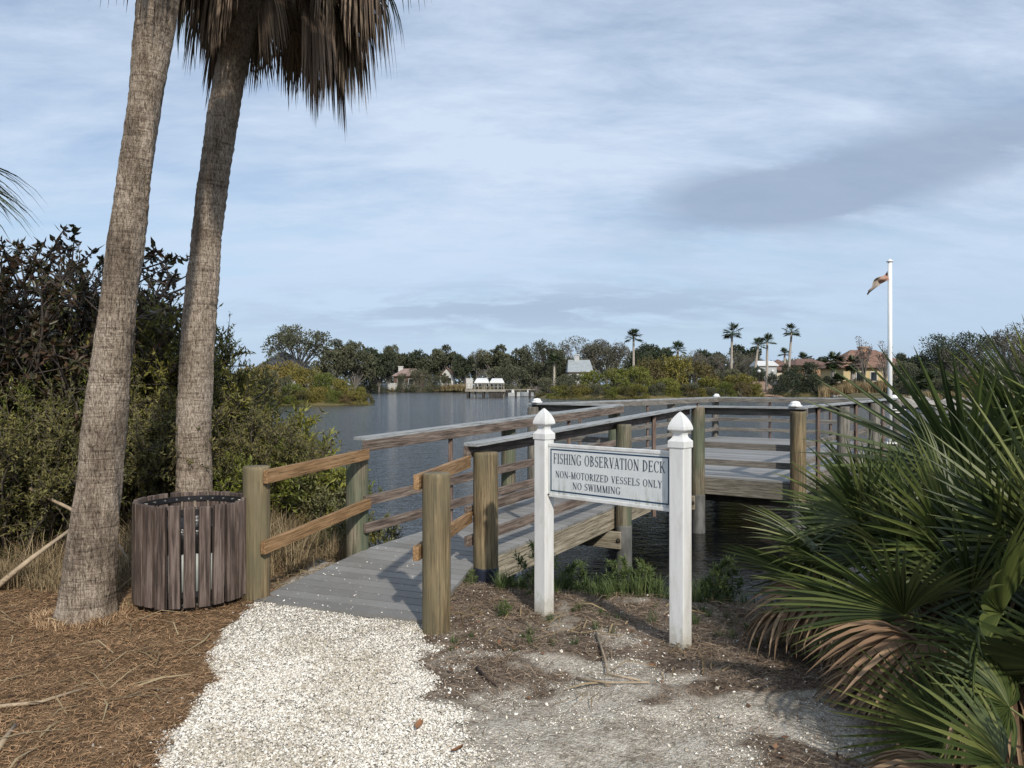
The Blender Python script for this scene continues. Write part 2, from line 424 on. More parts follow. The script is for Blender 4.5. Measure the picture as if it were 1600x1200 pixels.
# ------------------------------------------------------------------ the fishing deck
wood('green_post', [(.055, .046, .032), (.135, .113, .075), (.225, .19, .135)], 'z', green=(.085, .115, .07))
wood('yellow_post', [(.06, .043, .024), (.165, .12, .062), (.28, .215, .12)], 'z', green=(.125, .11, .062))
wood('grey_post', [(.07, .065, .055), (.15, .14, .12), (.24, .225, .19)], 'z')
wood('new_rail', [(.15, .085, .036), (.26, .15, .065), (.37, .23, .115)], 'x')
wood('old_rail', [(.05, .036, .029), (.135, .10, .08), (.235, .19, .155)], 'x')
wood('far_rail', [(.09, .08, .07), (.17, .155, .135), (.25, .23, .20)], 'x')
wood('baluster_wood', [(.07, .045, .035), (.14, .092, .072), (.21, .155, .125)], 'x')
wood('joist', [(.11, .092, .065), (.24, .205, .145), (.38, .34, .26)], 'x')
wood('joist_shaded', [(.045, .038, .03), (.085, .075, .058), (.14, .125, .10)], 'x')  # platform cross beams: joist timber with the under-deck shade painted into its colour
wood('cap_board', [(.22, .235, .24), (.29, .305, .31), (.36, .375, .38)], 'x')
wood('bin_slat', [(.032, .022, .018), (.082, .056, .045), (.175, .135, .115)], 'z')
plain('white_plastic', (.78, .79, .78), .35, .04, 3)
plain('black_wrap', (.012, .016, .03), .5, .3, 9, .3)
# composite decking: grey boards with faint streaks and dirt
m, nt, b, o = newmat('decking')
v = coords(nt, (1, 1, 1), rnd=False)
n1 = noise(nt, v, 2.2, 6, .65); n2 = noise(nt, v, 60, 3, .6)
at = N(nt, 'ShaderNodeAttribute', attribute_name='tint')
c = ramp(nt, math2(nt, 'ADD', math2(nt, 'MULTIPLY', n1, .6), math2(nt, 'MULTIPLY', at.outputs['Fac'], .4)), [(.3, (.17, .165, .155)), (.7, (.265, .26, .248))])
c = mixc(nt, .5, c, ramp(nt, n2, [(.3, (.75, .74, .72)), (.6, (1, 1, 1))]), 'MULTIPLY')
L(nt, c, b.inputs['Base Color']); b.inputs['Roughness'].default_value = .6; bump(nt, n2, .25, .003, b)

PIER = thing('fishing_deck', 'grey boarded fishing deck with ramp, timber posts and railings over the water', 'deck', (0, 6, 0))
def deckz(y): return .25 if y > 11.4 else max(0.0, .02 + (y - 5.5) * .0385)
u2 = Vector((.525, .851)); n2v = Vector((.851, -.525))          # ramp direction and its right side
uP = Vector((.566, .824)); nP = Vector((.824, -.566))           # platform directions
L1 = (-1.92, 5.77); R1 = (-.50, 5.08); L2 = (-1.45, 7.2); R2 = (-.225, 6.59)
A = Vector((.36, 13.19)); C2 = A + nP * 4.4; Mc = A + uP * 9.0; Bc = Mc + nP * 4.4
C1 = Vector((2.79, 11.52)); CL = Vector((1.64, 12.31))
def planks(name, a, b_, c_, d_, za, zb, pitch=.143, gap=.012, th=.028, matn='decking'):
    """boards laid across from side a->d to side b->c (quad a b c d), as one mesh"""
    a, b_, c_, d_ = [Vector(q) for q in (a, b_, c_, d_)]
    ln = ((d_ - a).length + (c_ - b_).length) / 2; k = max(1, int(ln / pitch)); mb = MB()
    for i in range(k):
        t0 = i / k; t1 = (i + 1) / k - gap / ln
        p = [a.lerp(d_, t0), b_.lerp(c_, t0), b_.lerp(c_, t1), a.lerp(d_, t1)]
        z0 = za + (zb - za) * t0 + random.uniform(-.0012, .0012); z1 = za + (zb - za) * t1 + random.uniform(-.0012, .0012)
        e = random.uniform(-.004, .004)
        V = []
        for q, z in zip(p, (z0, z0, z1, z1)): V.append((q.x, q.y - 6, z))
        V += [(x, y, z - th) for x, y, z in V]
        mb.add(V, [[0, 1, 2, 3], [7, 6, 5, 4], [0, 4, 5, 1], [1, 5, 6, 2], [2, 6, 7, 3], [3, 7, 4, 0]], random.random())
    return link(name, mb.mesh(name, matn), PIER)
FL = Vector((-1.90, 5.66)); FR = Vector((-.58, 5.17)); BR = Vector((-.31, 6.66)); BL = Vector((-1.36, 7.2))
planks('decking', FL, FR, BR, BL, .022, deckz(6.9))
EL = CL + n2v * .1; ER = C1 - n2v * .1
planks('decking', BL + u2 * .008, BR + u2 * .008, ER, EL, deckz(6.9) + .001, .25)
planks('decking', A + nP * .1 + uP * .02, C2 - nP * .1 + uP * .02, Bc - nP * .1 - uP * .1, Mc + nP * .1 - uP * .1, .25, .25)
def V3(p, z): return Vector((p[0], p[1], z))
# fascia boards, joists and cross beams
FM = 'joist'
def fascia(p, q, zp, zq, h=.235, off=(0, 0)):
    o_ = Vector(off)
    beam('fascia_board', V3(Vector(p) + o_, zp - .032 - h / 2), V3(Vector(q) + o_, zq - .032 - h / 2), .04, h, FM, PIER)
fascia(BR - n2v * .025, ER - n2v * .025, deckz(6.9), .25); fascia(BL + n2v * .025, EL + n2v * .025, deckz(6.9), .25)
fascia(FR + Vector((-.02, .03)), BR + Vector((-.03, -.03)), .022, deckz(6.9)); 
fascia(FL + Vector((.03, .02)), BL + Vector((.03, -.03)), .022, deckz(6.9))
wood('joist_grey', [(.08, .072, .055), (.165, .15, .12), (.26, .24, .195)], 'x'); FM = 'joist_grey'
fascia(A + nP * .12 + uP * .04, C2 - nP * .12 + uP * .04, .25, .25); fascia(C2 - nP * .12 + uP * .1, Bc - nP * .12 - uP * .12, .25, .25)
fascia(A + nP * .12 + uP * .1, Mc + nP * .12 - uP * .12, .25, .25); fascia(Mc + nP * .1 - uP * .12, Bc - nP * .1 - uP * .12, .25, .25)
for s in (.45, .95): # stringers under the ramp
    beam('stringer', V3(BR.lerp(BL, s * .7), deckz(6.9) - .16), V3(ER.lerp(EL, s * .7), .09), .04, .2, 'joist', PIER)
for t in (.03, .515, .985):
    c_ = Vector(R2).lerp(C1, t); d_ = Vector(L2).lerp(CL, t); dz = deckz(6.6) + (.25 - deckz(6.6)) * t
    for s in (-.135, .135):
        beam('cross_beam', V3(c_ + n2v * .02 + u2 * s, dz - .375), V3(d_ - n2v * .12 + u2 * s, dz - .375), .045, .20, 'joist', PIER)
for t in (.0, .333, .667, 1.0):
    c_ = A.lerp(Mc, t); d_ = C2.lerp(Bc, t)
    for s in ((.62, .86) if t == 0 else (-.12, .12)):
        beam('cross_beam', V3(c_ - nP * .02 + uP * s, -.11), V3(d_ + nP * .0 + uP * s, -.11), .045, .18, 'joist_shaded', PIER)
for t in (.25, .5, .75):
    beam('stringer', V3(A.lerp(C2, t) + uP * .07, .11), V3(Mc.lerp(Bc, t) - uP * .15, .11), .045, .2, 'joist', PIER)
# piles
sd_ = 0
def pile(p, top, r, mat, z0=-2.4, wrap=None):
    global sd_; sd_ += 1
    o_ = post('piling', p[0], p[1], z0, top, r, mat, PIER, seed=sd_)
    if wrap:
        w = post('pile_wrap', p[0], p[1], wrap[0], wrap[1], r + .005, 'black_wrap', None, seed=sd_)
        w.parent = o_; w.location = (0, 0, 0)
    elif z0 < -1:   # grey sleeve below the deck, as on the standing piles
        w = post('pile_sleeve', p[0], p[1], z0, -.02 + (-.03 if r < .1 else 0), r + .004, 'sleeve', None, seed=sd_); w.parent = o_; w.location = (0, 0, 0)
    return o_
m, nt, b, o = newmat('sleeve')
v = coords(nt, (6, 6, 2)); n = noise(nt, v, 2, 5)
L(nt, ramp(nt, n, [(.35, (.07, .07, .065)), (.65, (.15, .15, .14))]), b.inputs['Base Color']); b.inputs['Roughness'].default_value = .7
pile(L1, .995, .1, 'yellow_post', -.6); pile(R1, 1.022, .094, 'yellow_post', -.6)
pile(L2, .985, .105, 'green_post', -.9); pile(R2, 1.03, .108, 'yellow_post', -.9, wrap=(-.6, .055))
R3 = Vector(R2).lerp(C1, .515); L3 = Vector(L2).lerp(CL, .455)
pile(R3, 1.14, .094, 'green_post'); pile(L3, 1.07, .09, 'green_post')
pile(C1, 1.285, .10, 'green_post'); pile(CL, 1.235, .095, 'green_post')
for k, (t, a_) in enumerate([(0, A), (1 / 3, None), (2 / 3, None), (1, Mc)]):
    p = A.lerp(Mc, t); pile(p, 1.235 if t in (0, 1) else 1.22, .095, 'grey_post')
for t in (0, 1 / 3, 2 / 3, 1):
    p = C2.lerp(Bc, t); pile(p + (nP * .0), 1.24, .108 if t == 0 else .105, 'yellow_post' if t == 0 else 'grey_post')

def rail_run(p, q, zp, zq, inward, mats=('cap_board', 'old_rail', 'old_rail'), ext=(0, 0), cut=(0, 0), capoff=.07, brd=.125):
    """cap board, top board and two lower rails between two posts; zp, zq are deck heights"""
    p = Vector(p); q = Vector(q); d = (q - p).normalized(); inn = Vector(inward)
    def at(e, z, off): return V3((p - d * e[0]) + inn * off, zp + z), V3((q + d * e[1]) + inn * off, zq + z)
    beam('cap_rail', *at(ext, 1.035, capoff), .145, .03, mats[0], PIER, .004)
    beam('top_board', *at(ext, .968, brd), .04, .102, mats[1], PIER)
    for hz, hh_ in ((.46, .092), (.205, .09)):
        beam('lower_rail', *at(cut, hz, brd - .002), .038, hh_, mats[2], PIER)
zR = deckz(6.6)
rail_run(R2, C1, zR, .25, -n2v, ext=(.13, -.06), cut=(.12, -.02))
rail_run(L2, CL, zR + .01, .25, n2v, ext=(.05, .05), cut=(.03, .02))
rail_run(A, CL, .25, .25, uP, ext=(.1, 0), cut=(-.05, -.05), mats=('cap_board', 'far_rail', 'far_rail'))
rail_run(C1, C2, .25, .25, uP, ext=(-.0, .1), cut=(-.05, -.05), mats=('cap_board', 'far_rail', 'far_rail'))
fr = ('cap_board', 'far_rail', 'far_rail')
rail_run(A, Mc, .25, .25, nP, ext=(-.08, .05), cut=(-.1, -.1), mats=fr)
rail_run(Mc, Bc, .25, .25, -uP, ext=(-.11, -.11), cut=(-.15, -.15), mats=fr)
rail_run(C2, Bc, .25, .25, -nP, ext=(-.11, .1), cut=(-.16, -.1), mats=fr)
# vertical stiffeners half way between the posts, bolted outside the rails
def balu(p, q, t, outward, zp, zq, mat='baluster_wood'):
    c_ = Vector(p).lerp(Vector(q), t) + Vector(outward) * -.078; dz = zp + (zq - zp) * t
    beam('baluster', V3(c_, dz - .33), V3(c_, dz + 1.0), .085, .045, mat, PIER)
    o_ = COL.objects[-1]
for t in (.225, .72): balu(R2, C1, t, n2v, zR, .25)
for t in (.232, .705): balu(L2, CL, t, -n2v, zR, .25)
for t in (1 / 6, .5, 5 / 6): balu(A, Mc, t, -nP, .25, .25, 'baluster_wood'); balu(C2, Bc, t, nP, .25, .25, 'baluster_wood')
for t in (1 / 3, 2 / 3): balu(Mc, Bc, t, uP, .25, .25, 'baluster_wood')
# the newer orange rails beside the entrance
a1 = Vector(L1); a2 = Vector(L2); dd = (a2 - a1).normalized(); inn = Vector((dd.y, -dd.x))
beam('new_top_rail', V3(a1 + inn * .122 - dd * .06, .925), V3(a2 + inn * .127 - dd * .03, .965), .04, .10, 'new_rail', PIER)
beam('new_lower_rail', V3(a1 + inn * .122 - dd * .09, .405), V3(a2 + inn * .127 + dd * .0, .505), .04, .095, 'new_rail', PIER)
b1 = Vector(R1); b2 = Vector(R2); dd = (b2 - b1).normalized(); inn = Vector((-dd.y, dd.x))
beam('new_top_rail', V3(b1 + inn * .118 - dd * .07, .965), V3(b2 + inn * .13 - dd * .09, .955), .04, .10, 'new_rail', PIER)
beam('new_lower_rail', V3(b1 + inn * .118 - dd * .08, .50), V3(b2 + inn * .13 - dd * .02, .475), .04, .095, 'new_rail', PIER)
# white domed light caps at the corners
def capmesh():
    bm = bmesh.new(); segs = 8; prof = [(.105, 0), (.112, .012), (.112, .026), (.085, .036), (.082, .06), (.06, .082), (.0, .092)]
    rows = []
    for r_, z_ in prof:
        rows.append([bm.verts.new((r_ * math.cos((i + .5) / segs * 2 * math.pi), r_ * math.sin((i + .5) / segs * 2 * math.pi), z_)) for i in range(segs)] if r_ else [bm.verts.new((0, 0, z_))])
    for a_, b_ in zip(rows, rows[1:]):
        for i in range(segs):
            j = (i + 1) % segs
            bm.faces.new([a_[i], a_[j], b_[j], b_[i]] if len(b_) > 1 else [a_[i], a_[j], b_[0]])
    bm.faces.new(rows[0][::-1])
    me = bpy.data.meshes.new('post_cap'); bm.to_mesh(me); bm.free(); me.materials.append(MATS['white_plastic']); return me
cm = capmesh()
for v_ in cm.vertices: v_.co = (v_.co.x * .84, v_.co.y * .84, v_.co.z * .9)
for p, w in ((A + nP * .05 + uP * .05, 0), (C2 - nP * .05 + uP * .05, 0), (Mc + nP * .05 - uP * .05, 0), (Bc - nP * .05 - uP * .05, 0)):
    c_ = link('post_light_cap', cm, PIER); c_.location = V3(p, 1.302) - Vector((0, 6, 0)); c_.rotation_euler.z = -.6
# bolts on the beam ends
plain('bolt_metal', (.10, .085, .07), .5, .2, 30, 0, .6)
def bolt(p, nrm, parent=PIER):
    mb = MB(); n3_ = Vector((nrm[0], nrm[1], 0)); p = Vector(p) - Vector((0, 6, 0))
    mb.tube([p, p + n3_ * .018], .016, 6); mb.tube([p, p + n3_ * .006], .028, 10); link('bolt', mb.mesh('bolt', 'bolt_metal'), parent)
for t in (.515, .985):
    c_ = Vector(R2).lerp(C1, t); dz = deckz(6.6) + (.25 - deckz(6.6)) * t
    bolt(V3(c_ - u2 * .158 - n2v * .0, dz - .375), -u2)

# ------------------------------------------------------------------ flagpole and flag
fp = Vector((8.80, 17.88)); 
t_ = thing('flagpole', 'tall white flagpole with ball top at the far corner of the deck', 'flagpole', (fp.x, fp.y, .25))
mb = MB(); mb.tube([(0, 0, 0), (0, 0, 2.2), (0, 0, 4.22)], [.05, .05, .046], 20); link('pole', mb.mesh('pole', 'white_plastic', True), t_)
mb = MB(); mb.tube([(0, 0, 4.22), (0, 0, 4.235), (0, 0, 4.25), (0, 0, 4.275), (0, 0, 4.30)], [.05, .078, .078, .04, .015], 20); link('pole_cap', mb.mesh('pole_cap', 'white_plastic', True), t_)
mb = MB(); mb.box((.0, 0, .02), (.26, .26, .035)); link('base_plate', mb.mesh('base_plate', 'white_plastic'), t_)
pb = Bc - Vector((fp.x, fp.y))
mb = MB(); mb.tube([(.02, .0, .78), (.34, .06, .80), (.42, .1, .78), (.4, .12, .72)], .011, 8); mb.tube([(.0, .0, .73), (.40, .12, .72)], .013, 8); link('bracket', mb.mesh('bracket', 'white_plastic', True), t_)
m, nt, b, o = newmat('flag_cloth')
at = N(nt, 'ShaderNodeAttribute', attribute_name='tint')
L(nt, ramp(nt, at.outputs['Fac'], [(0, (.36, .17, .12)), (.3, (.36, .22, .16)), (.55, (.30, .25, .20)), (1, (.18, .155, .13))]), b.inputs['Base Color']); b.inputs['Roughness'].default_value = .85
mb = MB(); nu, nv = 22, 7; V = []; T = []
for i in range(nu):
    s = i / (nu - 1)
    for j in range(nv):
        w = j / (nv - 1)
        x = -.05 - .46 * s + .03 * math.sin(s * 9 + w * 3); z = -.02 - .40 * s ** 1.15 - w * (.20 - .07 * s ** .5) - .03 * math.sin(s * 8)
        y = .05 * math.sin(s * 11 + w * 4) + .03 * math.sin(w * 9) ; V.append((x + .04 * w, y, z)); T.append(s * .8 + .2 * random.random())
Fq = [[i * nv + j, i * nv + j + 1, (i + 1) * nv + j + 1, (i + 1) * nv + j] for i in range(nu - 1) for j in range(nv - 1)]
mb.add(V, Fq, T)
fl = link('flag', mb.mesh('flag', 'flag_cloth', True), None, (fp.x, fp.y, .25 + 4.06 - .02))
sm_ = fl.modifiers.new('thick', 'SOLIDIFY'); sm_.thickness = .003
tag(fl, 'faded orange and tan tattered flag hanging limp from the white pole', 'flag')

# ------------------------------------------------------------------ the sign
sl = Vector((.227, 5.44)); sr = Vector((1.03, 4.70)); sdir = (sr - sl); span = sdir.length; ang = math.atan2(sdir.y, sdir.x)
SG = thing('deck_sign', 'white sign reading FISHING OBSERVATION DECK between two white finial posts', 'sign', (sl.x, sl.y, 0), ang)
m, nt, b, o = newmat('sign_white')
v = coords(nt, (1, 1, 1), rnd=True)
n = noise(nt, coords(nt, (8, 8, 1.2)), 2, 5)
L(nt, ramp(nt, n, [(.3, (.57, .575, .56)), (.6, (.70, .71, .70))]), b.inputs['Base Color']); b.inputs['Roughness'].default_value = .38
geo = N(nt, 'ShaderNodeNewGeometry'); gsx = N(nt, 'ShaderNodeSeparateXYZ'); L(nt, geo.outputs['Position'], gsx.inputs[0])
spl = noise(nt, coords(nt, (30, 30, 18)), 1.0, 4, .7)
splash = maprange(nt, math2(nt, 'ADD', math2(nt, 'MULTIPLY', maprange(nt, gsx.outputs[2], -.02, .26, 1, 0), .55), math2(nt, 'MULTIPLY', spl, .6)), .52, .78)
mil = maprange(nt, noise(nt, coords(nt, (9, 9, 2.5)), 1.6, 6, .7), .52, .68, 0, .35)
L(nt, mixc(nt, math2(nt, 'MAXIMUM', math2(nt, 'MULTIPLY', splash, .8), mil), ramp(nt, n, [(.3, (.57, .575, .56)), (.6, (.70, .71, .70))]), (.40, .38, .31)), b.inputs['Base Color'])
m, nt, b, o = newmat('sign_panel')
v = coords(nt, (1, 1, 1), rnd=False)
sx_ = N(nt, 'ShaderNodeSeparateXYZ'); L(nt, v, sx_.inputs[0])
st = noise(nt, coords(nt, (22, 1, 5), rnd=False), 1.3, 4, .6)
low = maprange(nt, sx_.outputs[2], 1.0, .86); 
ends = maprange(nt, math2(nt, 'ABSOLUTE', math2(nt, 'SUBTRACT', sx_.outputs[0], .5)), .12, .36)
grime = math2(nt, 'MULTIPLY', math2(nt, 'MULTIPLY', low, ends), maprange(nt, st, .47, .62))
base = ramp(nt, noise(nt, v, 7, 5), [(.3, (.60, .63, .64)), (.7, (.68, .71, .71))])
L(nt, mixc(nt, math2(nt, 'MULTIPLY', grime, .75), base, (.30, .33, .27)), b.inputs['Base Color']); b.inputs['Roughness'].default_value = .45
plain('sign_navy', (.012, .045, .10), .5, .1, 5)
plain('sign_ink', (.030, .045, .075), .55, .35, 40)
def sign_post(x, z0):
    me = bevelled_box('post', (.1, .1, 1.25 - z0), 'sign_white', .006)
    o_ = link('post', me, SG, (x, 0, (1.25 + z0) / 2))
    # gothic finial: collar, cove neck, flared pointed cap, square in plan
    prof = [(.0535, -.03), (.0555, -.026), (.0555, .010), (.0535, .014), (.045, .022), (.036, .034), (.032, .048), (.033, .058), (.040, .070), (.055, .078), (.0565, .084),
            (.0545, .100), (.048, .120), (.038, .142), (.026, .162), (.012, .180), (.002, .190)]
    bm = bmesh.new(); rows = [[bm.verts.new((sx2 * r_, sy2 * r_, z_)) for sx2, sy2 in ((-1, -1), (1, -1), (1, 1), (-1, 1))] for r_, z_ in prof]
    for a_, b_ in zip(rows, rows[1:]):
        for i in range(4): bm.faces.new([a_[i], a_[(i + 1) % 4], b_[(i + 1) % 4], b_[i]])
    bm.faces.new(rows[0][::-1]); bm.faces.new(rows[-1])
    me = bpy.data.meshes.new('finial'); bm.to_mesh(me); bm.free(); me.materials.append(MATS['sign_white'])
    f_ = link('finial', me, o_, (0, 0, (1.25 - z0) / 2))
sign_post(0, -.45); sign_post(span, -.35)
x0, x1 = .052, span - .052; zb_, zt_ = .822, 1.195
pn = MB(); pn.boxmm((x0, -.012, zb_ + .02), (x1, .012, zt_ - .02)); link('panel', pn.mesh('panel', 'sign_panel'), SG)
for za_, zc_ in ((zb_, zb_ + .022), (zt_ - .022, zt_)):
    link('frame_strip', bevelled_box('frame_strip', (x1 - x0, .034, zc_ - za_), 'sign_white', .003), SG, ((x0 + x1) / 2, 0, (za_ + zc_) / 2))
bx0, bx1, bz0, bz1 = x0 + .018, x1 - .018, zb_ + .04, zt_ - .036; bw = .009
bd = MB()
for p, q in (((bx0, bz1 - bw), (bx1, bz1)), ((bx0, bz0), (bx1, bz0 + bw)), ((bx0, bz0 + bw), (bx0 + bw, bz1 - bw)), ((bx1 - bw, bz0 + bw), (bx1, bz1 - bw))):
    bd.boxmm((p[0], -.0135, p[1]), (q[0], -.011, q[1]))
link('border', bd.mesh('border', 'sign_navy'), SG)

# --- roman capitals drawn as thick and thin strokes
T_, t_n, SF = .135, .05, .035
def glyph(ch):
    S = []                                    # quads [(x,y)*4]
    def line(x0, y0, x1, y1, w):              # w measured horizontally for steep strokes
        if abs(y1 - y0) > abs(x1 - x0) * .3: S.append([(x0 - w / 2, y0), (x0 + w / 2, y0), (x1 + w / 2, y1), (x1 - w / 2, y1)])
        else: S.append([(x0, y0 - w / 2), (x1, y1 - w / 2), (x1, y1 + w / 2), (x0, y0 + w / 2)])
    def ser(x, y, w=.30): S.append([(x - w / 2, y - SF / 2), (x + w / 2, y - SF / 2), (x + w / 2, y + SF / 2), (x - w / 2, y + SF / 2)])
    def stem(x, w=T_, s=(1, 1)):
        line(x, 0, x, 1, w)
        if s[0]: ser(x, SF / 2)
        if s[1]: ser(x, 1 - SF / 2)
    def arc(cx, cy, rx, ry, a0, a1, thick=T_, thin=t_n, n=18):
        pr = None
        for i in range(n + 1):
            a = R(a0 + (a1 - a0) * i / n); w = thin + (thick - thin) * abs(math.cos(a)) ** 1.3
            o_ = (cx + rx * math.cos(a), cy + ry * math.sin(a)); r_ = max(.01, rx - w) ; q_ = max(.01, ry - w * .75)
            i_ = (cx + r_ * math.cos(a), cy + q_ * math.sin(a))
            if pr: S.append([pr[0], o_, i_, pr[1]])
            pr = (o_, i_)
    W = .7
    if ch == 'I': stem(.17); W = .34
    elif ch == 'F': stem(.17); line(.17, .975, .60, .975, t_n); line(.17, .52, .48, .52, t_n); line(.58, .78, .60, 1, .04); line(.48, .40, .48, .64, .035); W = .66
    elif ch == 'E': stem(.17); line(.17, .975, .62, .975, t_n); line(.17, .52, .5, .52, t_n); line(.17, .025, .64, .025, t_n); line(.60, .80, .62, 1, .04); line(.5, .41, .5, .63, .035); line(.66, .2, .63, 0, .04); W = .72
    elif ch == 'L': stem(.17); line(.17, .025, .60, .025, t_n); line(.64, .24, .60, 0, .045); W = .68
    elif ch == 'H': stem(.17); stem(.66); line(.17, .52, .66, .52, t_n); W = .83
    elif ch == 'T': stem(.36, s=(1, 0)); line(.02, .975, .70, .975, t_n); line(.02, .76, .04, 1, .045); line(.70, .76, .68, 1, .045); W = .72
    elif ch == 'N': line(.15, 0, .15, 1, t_n); ser(.15, SF / 2, .24); line(.13, 1, .68, 0, T_ * 1.15); ser(.08, 1 - SF / 2, .2); line(.70, 0, .70, 1, t_n); ser(.70, 1 - SF / 2, .24); W = .84
    elif ch == 'M': line(.14, 0, .17, 1, t_n); ser(.14, SF / 2, .22); line(.17, 1, .47, 0, T_ * 1.1); line(.47, 0, .80, 1, t_n); line(.83, 0, .80, 1, T_); ser(.83, SF / 2); ser(.12, 1 - SF / 2, .16); ser(.86, 1 - SF / 2, .16); W = 1.0
    elif ch == 'A': line(.10, 0, .38, 1, t_n); line(.64, 0, .37, 1, T_ * 1.05); line(.20, .34, .54, .34, t_n); ser(.10, SF / 2, .22); ser(.64, SF / 2, .26); W = .76
    elif ch == 'V': line(.13, 1, .40, 0, T_ * 1.05); line(.39, 0, .66, 1, t_n); ser(.12, 1 - SF / 2, .26); ser(.66, 1 - SF / 2, .22); W = .76
    elif ch == 'W': line(.12, 1, .34, 0, T_); line(.33, 0, .53, 1, t_n); line(.53, 1, .74, 0, T_); line(.73, 0, .94, 1, t_n); ser(.12, 1 - SF / 2, .24); ser(.53, 1 - SF / 2, .2); ser(.94, 1 - SF / 2, .2); W = 1.05
    elif ch == 'Y': line(.12, 1, .38, .46, T_); line(.38, .46, .64, 1, t_n); line(.38, 0, .38, .5, T_); ser(.38, SF / 2); ser(.12, 1 - SF / 2, .25); ser(.64, 1 - SF / 2, .2); W = .74
    elif ch == 'Z': line(.06, .975, .62, .975, t_n); line(.08, 0, .58, 1, T_ * 1.1); line(.05, .025, .62, .025, t_n); line(.06, .78, .06, 1, .04); line(.63, .22, .61, 0, .04); W = .7
    elif ch == 'K': stem(.17); line(.20, .42, .62, 1, t_n); line(.32, .58, .66, 0, T_ * 1.05); ser(.64, 1 - SF / 2, .24); ser(.68, SF / 2, .24); W = .82
    elif ch == 'D': stem(.17); arc(.17, .5, .56, .5, -90, 90); W = .80
    elif ch == 'O': arc(.42, .5, .38, .515, 0, 360, n=32); W = .84
    elif ch == 'C': arc(.44, .5, .40, .515, 48, 312, n=26); line(.70, .72, .72, .96, .045); W = .78
    elif ch == 'G': arc(.44, .5, .40, .515, 48, 318, n=26); line(.70, .72, .72, .96, .045); line(.68, .04, .68, .42, T_ * .9); ser(.66, .42, .27); W = .86
    elif ch == 'B': stem(.17); arc(.17, .755, .42, .245, -90, 90, n=12); arc(.17, .27, .48, .27, -90, 90, n=12); W = .74
    elif ch == 'P' or ch == 'R':
        stem(.17); arc(.17, .735, .43, .265, -90, 90, n=12)
        if ch == 'R': line(.36, .48, .68, 0, T_ * 1.05); ser(.70, SF / 2, .18)
        W = .78
    elif ch == 'S':
        arc(.31, .74, .24, .265, 40, 270, T_ * .75, t_n, 16); arc(.31, .275, .26, .275, -140, 90, T_ * .85, t_n, 16)
        line(.50, .76, .52, .98, .04); line(.06, .02, .08, .26, .04); line(.12, .62, .50, .38, T_ * .95); W = .62
    elif ch == '-': line(.05, .36, .35, .36, .08); W = .4
    elif ch == ' ': W = .38
    return S, W
def lettering(text, xc, zbase, hcap, width, lift=.0135):
    tot = sum(glyph(c)[1] + .06 for c in text) - .06; k = width / tot; x = xc - width / 2; mb = MB(); i = 0
    for c in text:
        S, W = glyph(c)
        for q_ in S:
            y_ = -(lift + .00006 * (i % 17)); i += 1
            mb.add([(x + p[0] * k, y_, zbase + p[1] * hcap) for p in q_], [[0, 1, 2, 3]])
        x += (W + .06) * k
    return mb
xc_ = (x0 + x1) / 2
pw = bx1 - bx0
for txt, xm, zb3, hc, wd in (('FISHING OBSERVATION DECK', xc_, 1.058, .070, pw * .945), ('NON-MOTORIZED VESSELS ONLY', xc_ - .002, .962, .046, pw * .90), ('NO SWIMMING', xc_ - .082, .893, .046, pw * .415)):
    link('lettering', lettering(txt, xm, zb3, hc, wd).mesh('lettering', 'sign_ink'), SG)
for bx_ in (x0 + .006, ):
    mb = MB(); mb.tube([(bx_, -.016, .838), (bx_, -.024, .838)], .006, 8); link('screw', mb.mesh('screw', 'bolt_metal'), SG)

# ------------------------------------------------------------------ litter bin
BN = thing('litter_bin', 'round slatted brown wooden litter bin beside the palm trunks', 'litter bin', (-2.37, 5.70, -.02))
plain('bin_liner', (.33, .36, .35), .55, .15, 4); plain('black_metal', (.014, .014, .016), .4, .2, 10); plain('bag', (.012, .012, .013), .25, .2, 14, .8)
plain('steel', (.62, .62, .60), .3, .1, 10, 0, .8)
nsl = 25; rb = .385
for i in range(nsl):
    a = i / nsl * 2 * math.pi + .03
    me = bevelled_box('slat', (.076, .034, .705 + random.uniform(-.012, .012)), 'bin_slat', .005)
    s = link('slat', me, BN, (rb * math.cos(a), rb * math.sin(a), .075 + .355 + random.uniform(-.006, .006)))
    s.rotation_euler = (random.uniform(-.012, .012), random.uniform(-.012, .012), a + math.pi / 2)
def hoop(name, r_, z_, w_, th, mat):
    mb = MB(); n = 64; V = []
    for i in range(n):
        a = i / n * 2 * math.pi
        for rr, zz in ((r_, -w_ / 2), (r_ + th, -w_ / 2), (r_ + th, w_ / 2), (r_, w_ / 2)): V.append((rr * math.cos(a), rr * math.sin(a), z_ + zz))
    Fq = [[i * 4 + j, ((i + 1) % n) * 4 + j, ((i + 1) % n) * 4 + (j + 1) % 4, i * 4 + (j + 1) % 4] for i in range(n) for j in range(4)]
    mb.add(V, Fq); link(name, mb.mesh(name, mat), BN)
hoop('hoop', rb - .026, .735, .04, .006, 'black_metal'); hoop('hoop', rb - .026, .16, .04, .006, 'black_metal')
mb = MB()
for i in range(nsl):
    a = i / nsl * 2 * math.pi + .03; d_ = np.array([math.cos(a), math.sin(a), 0]); p = d_ * (rb - .030) + [0, 0, .735]
    mb.tube([p + d_ * .004, p - d_ * .004], .0065, 8)
link('rivets', mb.mesh('rivets', 'steel'), BN)
mb = MB(); mb.tube([(0, 0, .06), (0, 0, .5)], [.275, .30], 36, cap=True); link('liner', mb.mesh('liner', 'bin_liner', True), BN)
mb = MB(); V = []; n = 48
